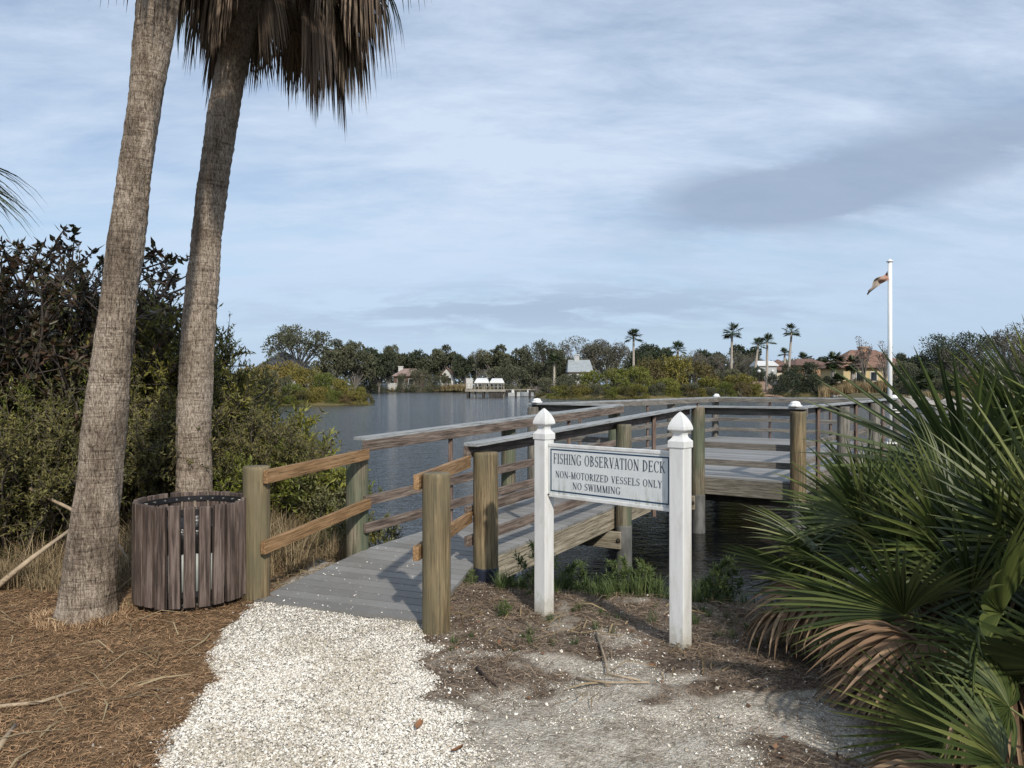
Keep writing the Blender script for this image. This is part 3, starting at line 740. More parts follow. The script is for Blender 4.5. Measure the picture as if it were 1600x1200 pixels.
for j, (r_, z_) in enumerate([(.312, .44), (.318, .50), (.325, .60), (.31, .625), (.29, .60), (.26, .45), (.1, .38)]):
    for i in range(n):
        a = i / n * 2 * math.pi; k = 1 + .02 * math.sin(a * 17 + j) + .015 * math.sin(a * 31 + 2 * j); V.append((r_ * k * math.cos(a), r_ * k * math.sin(a), z_ + .012 * math.sin(a * 9 + j)))
Fq = [[j * n + i, j * n + (i + 1) % n, (j + 1) * n + (i + 1) % n, (j + 1) * n + i] for j in range(6) for i in range(n)]
mb.add(V, Fq); mb.f.append(np.array([[6 * n + i for i in range(n)]])); link('bag', mb.mesh('bag', 'bag', True), BN)
mb = MB(); mb.tube([(0, 0, .03), (0, 0, .06)], .33, 24); link('base_plate', mb.mesh('base_plate', 'black_metal'), BN)

# ------------------------------------------------------------------ the two big palms
m, nt, b, o = newmat('palm_bark')
v = coords(nt, (1, 1, 1), rnd=False)
fib = noise(nt, coords(nt, (75, 75, 15)), 1.0, 5, .7, .8)
fine = noise(nt, coords(nt, (170, 170, 40)), 1.0, 3, .7)
patch = noise(nt, coords(nt, (3, 3, 1.6)), 1.2, 5, .6)
wv = N(nt, 'ShaderNodeTexWave', wave_type='BANDS', bands_direction='Z'); wv.inputs['Scale'].default_value = 3.1; wv.inputs['Distortion'].default_value = 14; wv.inputs['Detail'].default_value = 4
L(nt, v, wv.inputs['Vector'])
c = ramp(nt, math2(nt, 'ADD', math2(nt, 'MULTIPLY', fib, .6), math2(nt, 'MULTIPLY', fine, .4)), [(.38, (.07, .053, .04)), (.46, (.27, .215, .165)), (.56, (.53, .45, .365))])
c = mixc(nt, .8, c, ramp(nt, patch, [(.36, (.36, .335, .31)), (.45, (.75, .73, .70)), (.56, (1.0, 1.0, 1.0))]), 'MULTIPLY')
scar = noise(nt, coords(nt, (2.5, 2.5, 26)), 1.0, 4, .65, .7)
c = mixc(nt, .55, c, ramp(nt, scar, [(.36, (.30, .27, .25)), (.44, (1, 1, 1))]), 'MULTIPLY')
c = mixc(nt, .12, c, ramp(nt, wv.outputs['Color'], [(.0, (.45, .42, .4)), (.4, (1, 1, 1))]), 'MULTIPLY')
L(nt, c, b.inputs['Base Color']); b.inputs['Roughness'].default_value = .9; b.inputs['Specular IOR Level'].default_value = .2
bump(nt, math2(nt, 'ADD', fib, math2(nt, 'ADD', math2(nt, 'MULTIPLY', fine, .5), math2(nt, 'MULTIPLY', scar, .9))), 1.0, .022, b)
def palm_trunk(pts, seg=80, rows=420, rough=.010, seed=0):
    """pts: (x,y,z,r) knots, relative to the root"""
    pts = np.array(pts, float); tt = np.linspace(0, 1, rows)
    k = np.linspace(0, 1, len(pts))
    def cr(col):  # smooth interpolation
        return np.interp(tt, k, pts[:, col]) if len(pts) < 3 else np.polyval(np.polyfit(k, pts[:, col], min(5, len(pts) - 1)), tt)
    zk = pts[:, 2]; tz = np.interp(tt, k, zk)
    C = np.stack([np.polyval(np.polyfit(zk, pts[:, 0], min(4, len(pts) - 1)), tz), np.polyval(np.polyfit(zk, pts[:, 1], min(4, len(pts) - 1)), tz), tz], -1)
    rr = np.interp(tz, zk, pts[:, 3])
    th = np.arange(seg) / seg * 2 * math.pi; V = np.zeros((rows, seg, 3))
    TH, ZZ = np.meshgrid(th, tz)
    px_ = (np.cos(TH) + 2) * 4 + seed * 7; 
    wrap = lambda sc, zs: (vnoise(np.cos(TH) * sc + 50 + seed * 9, np.sin(TH) * sc + ZZ * zs + 50) - .5)
    ringp = ZZ * 9 + .5 * wrap(1.5, 1.0) * 2; ring = (ringp - np.floor(ringp)); ring = np.where(ring < .8, ring / .8, (1 - ring) / .2)
    disp = rough * (1.0 * wrap(9, 9) + 1.6 * wrap(2.2, 3.0) + .7 * wrap(20, 30)) + rough * .30 * (ring - .5) * (.3 + 1.6 * (wrap(1.2, .7) + .5)) * sstep(.5, 2, ZZ)
    RR = rr[:, None] + disp
    V[..., 0] = C[:, None, 0] + RR * np.cos(TH); V[..., 1] = C[:, None, 1] + RR * np.sin(TH); V[..., 2] = C[:, None, 2]
    i = np.arange(rows - 1)[:, None] * seg; j = np.arange(seg)[None]; kk = (j + 1) % seg
    mb = MB(); mb.add(V.reshape(-1, 3), np.stack([i + j, i + kk, i + seg + kk, i + seg + j], -1).reshape(-1, 4)); return mb
def px2(pxl, py, w, Y_, root):
    p = P(pxl, py, Y_); return (p.x - root[0], p.y - root[1], p.z - root[2], w * .94 / 2 / F * Y_)
r1 = (P(133, 962, 5.33).x, 5.33, -.06)
PALM1 = thing('palm_tree', 'nearer tall palm trunk with flared base left of the litter bin', 'palm tree', r1, 0, 'tall palms beside the litter bin')
k1 = [(133, 975, 100), (136, 940, 84), (143, 860, 76), (150, 780, 70), (162, 690, 66), (176, 580, 61), (190, 450, 56), (204, 300, 52), (226, 150, 53), (247, 0, 64), (262, -110, 66), (272, -230, 62), (281, -380, 58)]
link('trunk', palm_trunk([px2(a, b_, w, 5.33 - max(0, (900 - b_)) * .0002, r1) for a, b_, w in k1], rough=.011).mesh('trunk', 'palm_bark', True), PALM1)
Y2 = 7.55
r2 = (P(303, 856, Y2).x, Y2, -.06)
PALM2 = thing('palm_tree', 'farther palm behind the litter bin with a skirt of dead brown fronds', 'palm tree', r2, 0, 'tall palms beside the litter bin')
k2 = [(304, 866, 70), (303, 820, 60), (303, 765, 56), (302, 700, 54), (307, 600, 54), (311, 500, 52), (321, 400, 47), (333, 280, 46), (350, 170, 50), (367, 80, 48), (385, 0, 46), (402, -80, 44)]
link('trunk', palm_trunk([px2(a, b_, w, Y2, r2) for a, b_, w in k2], rough=.013, seed=3).mesh('trunk', 'palm_bark', True), PALM2)

foliage('frond_green', [(.018, .030, .012), (.035, .055, .02), (.06, .09, .03)], .4, .2, .01, .4)
foliage('frond_dead', [(.06, .045, .032), (.15, .115, .085), (.30, .235, .175), (.10, .08, .06)], .8, .15, .01, .1)
def fan(n=34, spread=250, ln=.9, droop=.5, inner=.33, wid=.03, split=.4, seed=0, fold=.35, curl=0., seg=7, petiole=.6, hang=0., el=0., roll=0.):
    """a fan leaf: petiole along +x from the origin, leaflets beyond it. hang>0 lets every leaflet fall"""
    g = random.Random(seed); mb = MB()
    RM = Matrix.Rotation(-el, 3, 'Y') @ Matrix.Rotation(roll, 3, 'X')
    mb.tube([tuple(RM @ Vector(q_)) for q_ in ((0, 0, 0), (petiole * .5, 0, .02), (petiole, 0, 0))], [.012, .009, .007], 5, tint=.9)
    for i in range(n):
        a = R(-spread / 2 + spread * i / (n - 1) + g.uniform(-1.5, 1.5)); l = ln * (1 - .28 * (abs(a) / R(spread / 2)) ** 2) * g.uniform(.9, 1.06)
        tint = min(1, max(0, g.gauss(.5, .22))); dr = droop * g.uniform(.7, 1.3); bend = g.uniform(-.06, .06)
        V = []
        d0 = Vector((math.cos(a), math.sin(a), 0)); vz = .10 + .12 * math.cos(a * 2)
        d = RM @ d0; side = RM @ Vector((-d0.y, d0.x, 0)); up_ = RM @ Vector((0, 0, 1)); pos = RM @ Vector((petiole, 0, 0)); cur = d.copy()
        for s_ in range(seg + 1):
            t = s_ / seg
            if t < inner: w = wid * (.10 + .9 * t / inner)
            else: w = wid * (1 - ((t - inner) / (1 - inner)) ** 1.6 * .97)
            zig = fold * w
            V += [tuple(pos + side * w / 2 + up_ * zig), tuple(pos), tuple(pos - side * w / 2 + up_ * zig)]
            step = l / seg
            cur = d + up_ * (vz - dr * t * 1.3 - curl * t * t)
            if hang: cur = cur.lerp(Vector((0, 0, -1)), min(1, hang * (t * 1.8 + .15))) + d * .10
            cur.normalize(); pos = pos + cur * step + side * bend * step * t
        Fq = []
        for s_ in range(seg):
            o_ = s_ * 3; Fq += [[o_, o_ + 1, o_ + 4, o_ + 3], [o_ + 1, o_ + 2, o_ + 5, o_ + 4]]
        mb.add(V, Fq, tint)
    return mb
def orient(o_, az, el, roll=0.):
    """turn the object's +x to azimuth az, elevation el"""
    M = Matrix.Rotation(az, 3, 'Z') @ Matrix.Rotation(-el, 3, 'Y') @ Matrix.Rotation(roll, 3, 'X'); o_.rotation_euler = M.to_euler()
deadm = [fan(30, (70, 95, 60, 110, 80)[s], 1.12, .3, .3, .034, seed=s, hang=1.0, petiole=.55, el=(-.9, -.55, -.2, .1, -.7)[s], roll=(.2, -.4, .3, -.2, .5)[s]).mesh('dead_frond', 'frond_dead') for s in range(5)]
assert len(deadm) == 5
hangm = [fan(30, 190, 1.1, .8, .32, .036, seed=20 + s, hang=.55, petiole=.85, curl=.2, el=(-.15, .15, .45)[s], roll=(.3, -.3, .1)[s]).mesh('frond', 'frond_green') for s in range(3)]
liveg = [fan(34, 240, 1.0, .45, .32, .036, seed=30 + s, petiole=1.0).mesh('frond', 'frond_green') for s in range(3)]
def crown(root, top, seed, ndead=80):
    g = random.Random(seed)
    for i in range(ndead):
        az = i * 2.39996 + g.uniform(-.2, .2); el = g.uniform(-1.0, .1) + .2 * math.cos(az); z = g.uniform(-.45, .4)
        f_ = link('dead_frond', deadm[i % 5], root, top + Vector((math.cos(az) * .13, math.sin(az) * .13, z))); orient(f_, az, 0, g.uniform(-.12, .12)); s_ = g.uniform(.62, .98) * (1.0 + .10 * math.cos(az)); f_.scale = (s_,) * 3
    for i in range(16):
        az = i * 2.39996 + g.uniform(-.2, .2); el = g.uniform(-.25, .15)
        f_ = link('frond', hangm[i % 3], root, top + Vector((math.cos(az) * .1, math.sin(az) * .1, .12 + g.uniform(0, .3)))); orient(f_, az, 0, g.uniform(-.12, .12))
    for i in range(20):
        az = i * 2.39996 + g.uniform(-.2, .2); el = g.uniform(-.05, 1.2)
        f_ = link('frond', liveg[i % 3], root, top + Vector((math.cos(az) * .06, math.sin(az) * .06, .6 + g.uniform(0, .2)))); orient(f_, az, el, g.uniform(-.4, .4))
tp = P(402, -80, Y2) - Vector(r2); crown(PALM2, tp + Vector((.12, 0, -.02)), 5)
tp = P(281, -380, 5.23) - Vector(r1); crown(PALM1, tp, 9, 20)
# a palm standing just out of view on the left: only its drooping leaf tips reach into the picture
r3 = (-5.82, 6.4, -.05)
PALM3 = thing('palm_tree', 'drooping thin green palm leaf tips hanging in above the dark-leaved tree', 'palm tree', r3)
link('trunk', palm_trunk([(0, 0, 0, .18), (-.1, 0, 1.2, .15), (-.15, 0, 2.4, .14), (-.2, 0, 3.2, .13)], 32, 120).mesh('trunk', 'palm_bark', True), PALM3)
droopm = [fan(26, 150, 1.25, .3, .34, .030, seed=40 + s, hang=.38, petiole=.8, el=(.1, .35)[s], roll=(.3, -.2)[s]).mesh('frond', 'frond_green') for s in range(2)]
for i in range(16):
    az = i * 2.39996 - .1; f_ = link('frond', droopm[i % 2], PALM3, (-.2, 0, 3.3)); orient(f_, az, 0, .1)
# ------------------------------------------------------------------ leaves, shrubs
def quads(centers, dirs, sides, ln, wd, tint, mb, fold=.0):
    """one folded diamond per row"""
    n = len(centers); up = np.cross(dirs, sides)
    ln = np.broadcast_to(ln, (n,))[:, None]; wd = np.broadcast_to(wd, (n,))[:, None]
    a = centers; m_ = centers + dirs * ln * .45; t = centers + dirs * ln
    l = m_ + sides * wd / 2 + up * wd * fold; r = m_ - sides * wd / 2 + up * wd * fold
    V = np.stack([a, l, t, r], 1).reshape(-1, 3); i = np.arange(n)[:, None] * 4
    Fq = np.concatenate([i + [0, 2, 1], i + [0, 3, 2]]) if fold else i + [0, 3, 2, 1]
    mb.add(V, Fq, np.repeat(np.clip(tint, 0, 1), 4))
def unit(a): return a / (np.linalg.norm(a, axis=1)[:, None] + 1e-9)
def randdirs(n, up=.0):
    d = rng.normal(size=(n, 3)); d[:, 2] += up; return unit(d)
def twigshrub(h, spread, nst, leaf, wid, per=14, twigs=16, seed=1, up=1.2, rosette=False, tb=(.3, .7), lean=(0, 0), low=.25):
    """stems that arch up and out, side twigs, leaves set along each twig. Returns (stem mesh builder, leaf mesh builder)"""
    global rng
    keep = rng; rng = np.random.default_rng(seed); sm = MB(); lf = MB()
    C_, D_, S_, T_ = [], [], [], []
    for s in range(nst):
        az = rng.uniform(0, 2 * math.pi); out = spread * math.sqrt(rng.uniform(.02, 1)); hh_ = h * rng.uniform(.6, 1) * (1 - .25 * (out / spread) ** 2)
        b0 = np.array([math.cos(az), math.sin(az), 0]) * out * .25; e0 = np.array([math.cos(az) * out + lean[0], math.sin(az) * out + lean[1], hh_])
        k = 8; pts = [b0 + (e0 - b0) * np.array([t ** 1.3, t ** 1.3, t]) + rng.normal(size=3) * .03 * h * t for t in np.linspace(0, 1, k)]
        pts = np.array(pts); sm.tube(pts, np.linspace(.012 * h, .003 * h, k), 5, cap=False)
        stint = rng.uniform(*tb)
        for w in range(twigs):
            t = 1.0 if w < 3 else low + (1 - low) * math.sqrt(rng.uniform(0, 1)); q_ = t * (k - 1); i = min(int(q_), k - 2); p = pts[i] + (pts[i + 1] - pts[i]) * (q_ - i)
            d = unit((rng.normal(size=(1, 3)) + [[math.cos(az) * .5, math.sin(az) * .5, up]]))[0]; tl = h * rng.uniform(.08, .24)
            e = p + d * tl; sm.tube([p, (p + e) / 2 + rng.normal(size=3) * .01 * h, e], [.004 * h, .003 * h, .0015 * h], 3, cap=False)
            u_ = np.linspace(.15, 1.0, per) if not rosette else rng.uniform(.72, 1.0, per)
            c = p + d * tl * u_[:, None]
            ld = unit(rng.normal(size=(per, 3)) * .8 + d * (.75 if not rosette else .45))
            sd2 = unit(np.cross(ld, rng.normal(size=(per, 3)) + [0, 0, 1.5]))
            C_.append(c); D_.append(ld); S_.append(sd2); T_.append(np.clip(stint + rng.normal(size=per) * .18, 0, 1))
    C_ = np.concatenate(C_); n = len(C_)
    quads(C_, np.concatenate(D_), np.concatenate(S_), leaf * rng.uniform(.65, 1.1, n), wid * rng.uniform(.7, 1.1, n), np.concatenate(T_), lf, .18)
    rng = keep
    return sm, lf
plain('twig', (.085, .07, .052), .9, .3, 20)
plain('twig_dark', (.07, .055, .045), .9, .3, 20)
foliage('leaf_dark', [(.022, .020, .013), (.035, .042, .018), (.075, .042, .024), (.055, .065, .022), (.10, .055, .03)], .4, .2, .02, .5)
foliage('leaf_green', [(.06, .072, .018), (.15, .16, .035), (.26, .245, .06)], .5, .22, .02)
foliage('leaf_olive', [(.07, .075, .02), (.17, .165, .045), (.29, .26, .075)], .5, .22, .02)
foliage('leaf_grey', [(.06, .07, .028), (.13, .14, .055), (.22, .22, .10)], .5, .2, .02)
foliage('leaf_red', [(.06, .055, .018), (.12, .10, .03), (.18, .09, .04)], .55, .2, .02)
foliage('leaf_bright', [(.08, .095, .02), (.18, .19, .035), (.32, .29, .06)], .45, .25, .02)
foliage('leaf_dusky', [(.06, .062, .02), (.14, .13, .042), (.24, .20, .075)], .6, .2, .02)
foliage('leaf_weed', [(.045, .07, .02), (.085, .125, .038), (.14, .175, .065)], .6, .25, .01)
foliage('straw', [(.13, .095, .05), (.24, .18, .105), (.36, .29, .18)], .9, .1, .0, .1)
foliage('needle', [(.085, .052, .028), (.26, .158, .085), (.43, .275, .155), (.56, .43, .28)], .9, 0, .0, .1)
foliage('chip', [(.42, .37, .29), (.72, .68, .60), (.85, .83, .77)], .7, 0, .0, .2)

def gz(x, y): return float(gheight(np.array([x]), np.array([y]))[0])
PRO = {}
def proto(key, *a, stem='twig', leafm='leaf_green', **k):
    s, l = twigshrub(*a, **k); PRO[key] = (s.mesh('stems', stem, True), l.mesh('foliage', leafm)); return PRO[key]
proto('dark_tree', 3.4, 1.75, 29, .115, .052, stem='twig_dark', leafm='leaf_dark', per=14, twigs=30, seed=11, rosette=True, low=.22)
proto('green_shrub', 2.5, 1.1, 40, .092, .028, stem='twig', leafm='leaf_green', per=16, twigs=34, seed=12, low=.05)
proto('green_shrub2', 2.2, 1.15, 38, .095, .030, stem='twig', leafm='leaf_olive', per=15, twigs=34, seed=13, low=.05)
proto('wax', 1.1, .8, 34, .078, .024, stem='twig', leafm='leaf_bright', per=13, twigs=22, seed=14, low=.15)
proto('grey_leaf', 1.2, .45, 13, .070, .028, stem='twig', leafm='leaf_grey', per=16, twigs=13, seed=15, low=.2)
proto('red_shrub', 2.6, 1.6, 30, .09, .04, stem='twig', leafm='leaf_red', per=12, twigs=26, seed=16, low=.1)
proto('dusky', 1.7, 1.1, 52, .062, .020, stem='twig', leafm='leaf_dusky', per=18, twigs=26, seed=17, low=.02)
def put(key, name, label, cat, x, y, s=1., rz=0., group=None, z=None, sc=None):
    t = thing(name, label, cat, (x, y, (gz(x, y) if z is None else z) - .03), rz, group)
    if sc: t.scale = sc
    else: t.scale = (s, s, s)
    link('stems', PRO[key][0], t); link('foliage', PRO[key][1], t); return t
def px(pxx, Y_): return (pxx - CX) / F * Y_
put('dark_tree', 'broadleaf_tree', 'dark broad-leaved small tree with reddish leaves behind the nearer palm trunk', 'tree', px(95, 9.2), 9.2, .98, .3)
put('dark_tree', 'broadleaf_tree', 'dark leafy tree reaching in at the left edge of the view', 'tree', px(-70, 8.6), 8.6, .97, 2.1)
put('dark_tree', 'broadleaf_tree', 'dark-leaved tree top showing just right of the nearer palm trunk', 'tree', px(185, 9.9), 9.9, .96, 4.0, sc=(.55, .55, .98))
put('green_shrub', 'shrub', 'tall green shrub filling the gap between the two palm trunks', 'shrub', px(262, 9.2), 9.2, .97, 1.0)
put('green_shrub2', 'shrub', 'olive green shrub directly behind the farther palm trunk', 'shrub', px(330, 9.8), 9.8, .95, 2.0, sc=(.7, .7, .95))
put('green_shrub', 'shrub', 'green bush below the dark broad-leaved tree', 'shrub', px(70, 8.2), 8.2, .74, 3.2)
put('green_shrub2', 'shrub', 'dense bush left of the nearer palm at half its height', 'shrub', px(-20, 7.8), 7.8, .68, .5)
put('dusky', 'shrub', 'dusky fine-leaved shrub with dead stems beside the nearer palm', 'shrub', px(85, 7.4), 7.4, .9, .2)
put('dusky', 'shrub', 'fine-leaved shrub at the left edge behind the leaning dead stalk', 'shrub', px(10, 7.0), 7.0, .8, 1.9)
put('dusky', 'shrub', 'fine-leaved shrub seen between the nearer palm and the bin', 'shrub', px(220, 8.0), 8.0, .92, 2.9)
put('dusky', 'shrub', 'low green shrub just behind the litter bin', 'shrub', px(375, 8.6), 8.6, .80, 4.2)
put('green_shrub2', 'shrub', 'rounded olive bush right of the farther palm above the light green shrub', 'shrub', px(385, 11.5), 11.5, .62, 4.4)
put('wax', 'shrub', 'bright yellow-green shrub beyond the first orange rail', 'shrub', px(430, 9.4), 9.4, 1.3, 1.)
put('wax', 'shrub', 'broad yellow-green shrub right of the farther palm trunk', 'shrub', px(372, 10.2), 10.2, 1.55, 3.4)
put('wax', 'shrub', 'yellow-green shrub sloping down to the water beside the grey-leaved one', 'shrub', px(462, 10.6), 10.6, 1.3, 5.4)
put('wax', 'shrub', 'yellow-green shrub close behind the left entrance post', 'shrub', px(395, 8.4), 8.4, .95, 2.6)
put('wax', 'shrub', 'small yellow-green shrub between the orange rails', 'shrub', px(480, 8.9), 8.9, .72, 4.6)
put('grey_leaf', 'shrub', 'slender grey-leaved shrub whose tip rises above the left orange rail', 'shrub', px(520, 8.5), 8.5, .82, .6)
put('grey_leaf', 'shrub', 'slender leafy shrub against the water left of the second post', 'shrub', px(478, 9.4), 9.4, .86, 3.1)
put('grey_leaf', 'shrub', 'small leafy sprigs right of the green second post', 'shrub', px(592, 8.4), 8.4, .66, 5.)
put('grey_leaf', 'shrub', 'leafy grey-green shrub filling the space above the lower orange rail', 'shrub', px(500, 8.9), 8.9, .9, 1.9)
put('wax', 'shrub', 'low yellow-green shrub at the water just left of the second left post', 'shrub', px(512, 9.0), 9.0, .8, 5.2)
put('green_shrub', 'shrub', 'green shrub filling the bank between bin and first orange rail', 'shrub', px(400, 9.6), 9.6, .56, 2.2)
put('red_shrub', 'shrub', 'reddish brown shrub on the bank beyond the light green bushes', 'shrub', px(378, 24), 24, .98, .5)
put('red_shrub', 'shrub', 'dark green and red shrub on the bank beside the farther palm trunk', 'shrub', px(330, 19), 19, .95, 2.5)
put('red_shrub', 'shrub', 'russet shrub low on the bank left of the mangrove point', 'shrub', px(425, 22), 22, .55, 3.8)
put('red_shrub', 'shrub', 'tall shrub on the bank behind the dark-leaved trees', 'shrub', px(210, 22), 22, 1.3, 3.8)
put('red_shrub', 'shrub', 'brownish shrub beyond the gap between the two palm trunks', 'shrub', px(290, 30), 30, 1.3, 1.8)

# ------------------------------------------------------------------ palmettos
foliage('palmetto_leaf', [(.028, .042, .015), (.060, .084, .025), (.115, .142, .038), (.20, .215, .068)], .46, .24, .015, .5)
foliage('palmetto_dry', [(.11, .068, .04), (.25, .165, .10), (.42, .31, .20)], .75, .1, .005, .15)
pg = [fan(31, sp_, ln_, dr_, .26, .031, seed=50 + i, petiole=.62, fold=.55, seg=6, split=.4) .mesh('frond', 'palmetto_leaf') for i, (sp_, ln_, dr_) in enumerate([(210, .66, .22), (235, .62, .12), (190, .70, .35), (170, .72, .18), (220, .58, .5)])]
pd = [fan(22, 170, .55, .9, .28, .032, seed=70 + i, petiole=.5, fold=.5, hang=.45, curl=.4).mesh('dry_frond', 'palmetto_dry') for i in range(3)]
def palmetto(x, y, n, label, seed, s=1., fav=None, dry=5, up=(.1, 1.35), zst=.18):
    g = random.Random(seed); z = gz(x, y)
    t = thing('saw_palmetto', label, 'palmetto', (x, y, z), 0, 'saw palmettos at the right of the sign')
    mb = MB(); mb.tube([(0, 0, -.1), (.03, .02, zst), (.0, .05, zst + .15)], [.09, .08, .05], 10); link('trunk', mb.mesh('trunk', 'palm_bark', True), t)
    for i in range(n):
        az = i * 2.39996 + g.uniform(-.25, .25); el = up[0] + (up[1] - up[0]) * ((i + .5) / n) ** .8 + g.uniform(-.12, .12)
        f_ = link('frond', pg[g.randrange(5)], t, (math.cos(az) * .05, math.sin(az) * .05, zst + .08 + g.uniform(0, .08)))
        k = s * g.uniform(.85, 1.15); f_.scale = (k * g.uniform(.85, 1.25), k, k); orient(f_, az, el, g.uniform(-1.2, 1.2))
    for i in range(dry):
        az = (i * 2.39996 + 2. + g.uniform(-.3, .3)) if i % 3 == 0 else math.pi + g.uniform(-.5, 1.6)
        f_ = link('dry_frond', pd[i % 3], t, (math.cos(az) * .05, math.sin(az) * .05, zst)); f_.scale = (s * g.uniform(.95, 1.35),) * 3; orient(f_, az, g.uniform(-.2, .45), g.uniform(-.7, .7))
palmetto(2.36, 4.6, 22, 'palmetto whose left fronds spread toward the sign over the bank', 1, .84, dry=12, up=(.0, 1.3))
palmetto(2.9, 4.7, 24, 'palmetto whose upright fans rise in front of the deck railing', 2, .74, dry=3, up=(.15, 1.35), zst=.2)
palmetto(2.36, 3.75, 22, 'palmetto in the middle of the clump with brown dry fronds beneath', 3, .82, dry=16, up=(.0, 1.3))
palmetto(3.35, 4.3, 24, 'palmetto at the right edge with the tallest stiff upright fans', 4, 1.12, dry=9, up=(.3, 1.5), zst=.42)
palmetto(2.75, 3.25, 22, 'palmetto low at the right edge hung with dead brown fans', 5, .88, dry=17, up=(.0, 1.35))
palmetto(2.75, 5.6, 18, 'palmetto farthest back, at the water beyond the rest of the clump', 6, .72, dry=3, up=(.2, 1.3), zst=.15)
palmetto(2.15, 2.75, 12, 'small bright palmetto at the bottom right corner', 7, .72, dry=6, up=(.05, .75), zst=.05)
palmetto(4.3, 5.6, 20, 'palmetto behind the tallest fans against the far rocks', 8, .92, dry=3, up=(.3, 1.4), zst=.3)
palmetto(3.0, 3.95, 22, 'palmetto half hidden between the tall and the low one', 9, .80, dry=4, up=(.2, 1.4), zst=.25)

# ------------------------------------------------------------------ ground litter
def scatter(n, x0, x1, y0, y1, dens):
    x = rng.uniform(x0, x1, n); y = y1 - (y1 - y0) * np.sqrt(rng.uniform(0, 1, n)) if False else rng.uniform(y0, y1, n)
    k = rng.uniform(0, 1, n) < dens(x, y); return x[k], y[k]
def invis(x, y): return np.abs(x) < .70 * y + .25      # ground the view can reach, with a margin
def hfast(x, y):
    return gheight(x, y)
foliage('twig_dark_f', [(.03, .022, .016), (.08, .06, .045)], .9, 0, .0, .1)
# crushed shell: small angular chips
def chips(n, x0, x1, y0, y1, dens, smin, smax, name, mat, label, cat, zadd=None, tl=(0, 1)):
    x, y = scatter(n, x0, x1, y0, y1, dens); k = len(x)
    z = hfast(x, y) if zadd is None else zadd(x, y)
    s = rng.uniform(smin, smax, k) * (rng.uniform(0, 1, k) ** 1.5 * .8 + .5)
    nrm = unit(rng.normal(size=(k, 3)) * .45 + [0, 0, 1]); t1 = unit(np.cross(nrm, rng.normal(size=(k, 3)))); t2 = np.cross(nrm, t1)
    c = np.stack([x, y, z + s * .18], -1); V = []
    ang_ = rng.uniform(0, .7, (k, 5)) + np.arange(5) * 2 * math.pi / 5; rad = rng.uniform(.6, 1.1, (k, 5)) * s[:, None] * .5
    ring = c[:, None] + rad[..., None] * (np.cos(ang_)[..., None] * t1[:, None] + np.sin(ang_)[..., None] * t2[:, None] * .8)
    top = c + nrm * s[:, None] * .28
    V = np.concatenate([ring, top[:, None]], 1).reshape(-1, 3); i = np.arange(k)[:, None] * 6
    Fq = np.concatenate([i + [j, (j + 1) % 5, 5] for j in range(5)])
    mb = MB(); mb.add(V, Fq, np.repeat(np.clip(rng.uniform(*tl, k) - .28 * sstep(.50, .66, fbm(x * 2.3 + 31, y * 2.3)), 0, 1), 6)); o_ = link(name, mb.mesh(name, mat)); tag(o_, label, cat, kind='stuff'); return o_
chips(240000, -2.2, .5, 2.35, 5.8, lambda x, y: (pathmask(x, y) * (1.0 - .6 * sstep(4.0, 5.6, y))) * invis(x, y), .008, .020, 'shell_gravel', 'chip', 'white crushed shell covering the path', 'gravel')
chips(90000, -.7, 3.2, 2.35, 6.3, lambda x, y: invis(x, y) * (1 - pathmask(x, y)) * (.75 - .65 * littermask(x, y)) * sstep(.40, .62, fbm(x * 3 + 5, y * 3)) * (1.2 - .4 * x), .004, .016, 'scattered_shell', 'chip', 'loose shell bits scattered over the grey sand', 'gravel')
chips(5000, -3.2, -1.3, 2.35, 5.8, lambda x, y: invis(x, y) * (1 - pathmask(x, y)) * sstep(-2.2, -1.6, x) ** 3 * .4, .008, .022, 'stray_shell', 'chip', 'stray shell chips along the left side of the path', 'gravel')
def deckh(x, y): return np.maximum(.022, .02 + (y - 5.5) * .0385) + .002
chips(520, -1.75, -.5, 5.3, 7.6, lambda x, y: (x > -1.85 + (y - 5.7) * .31) * (y > 5.17 + (-.58 - x) * .37 + .02) * np.exp(-(y - 5.4) * 1.1), .008, .022, 'shell_on_deck', 'chip', 'white shell bits walked onto the grey deck boards', 'gravel', deckh)
def blades(n, x0, x1, y0, y1, dens, lmin, lmax, w, name, mat, label, cat, lift=.35, tl=(0, 1), curve=True, zoff=0.):
    x, y = scatter(n, x0, x1, y0, y1, dens); k = len(x); z = hfast(x, y) + zoff
    az = rng.uniform(0, 2 * math.pi, k); el = rng.normal(size=k) * .25 * lift + lift * .25
    l = rng.uniform(lmin, lmax, k); d = np.stack([np.cos(az) * np.cos(el), np.sin(az) * np.cos(el), np.sin(el)], -1)
    s = np.stack([-np.sin(az), np.cos(az), rng.normal(size=k) * .4], -1); s = unit(s); ww = w * rng.uniform(.6, 1.3, k)[:, None]
    p0 = np.stack([x, y, z + .004 + rng.uniform(0, .012, k)], -1); bend = rng.normal(size=(k, 1)) * .12 * s + np.array([0, 0, .06]) * curve
    p1 = p0 + d * l[:, None] * .5 + bend * l[:, None]; p2 = p0 + d * l[:, None]
    V = np.stack([p0 - s * ww / 2, p0 + s * ww / 2, p1 + s * ww / 2, p1 - s * ww / 2, p2 + s * ww * .15, p2 - s * ww * .15], 1).reshape(-1, 3); i = np.arange(k)[:, None] * 6
    mb = MB(); mb.add(V, np.concatenate([i + [0, 1, 2, 3], i + [3, 2, 4, 5]]), np.repeat(rng.uniform(*tl, k), 6)); o_ = link(name, mb.mesh(name, mat)); tag(o_, label, cat, kind='stuff'); return o_
blades(105000, -4.2, -1.2, 2.35, 6.2, lambda x, y: invis(x, y) * littermask(x, y) * (1 - pathmask(x, y)) * (1.2 - .12 * y), .018, .062, .0026, 'fallen_needles', 'needle', 'brown dried needle litter left of the path', 'needle litter', .4, (.05, .75))
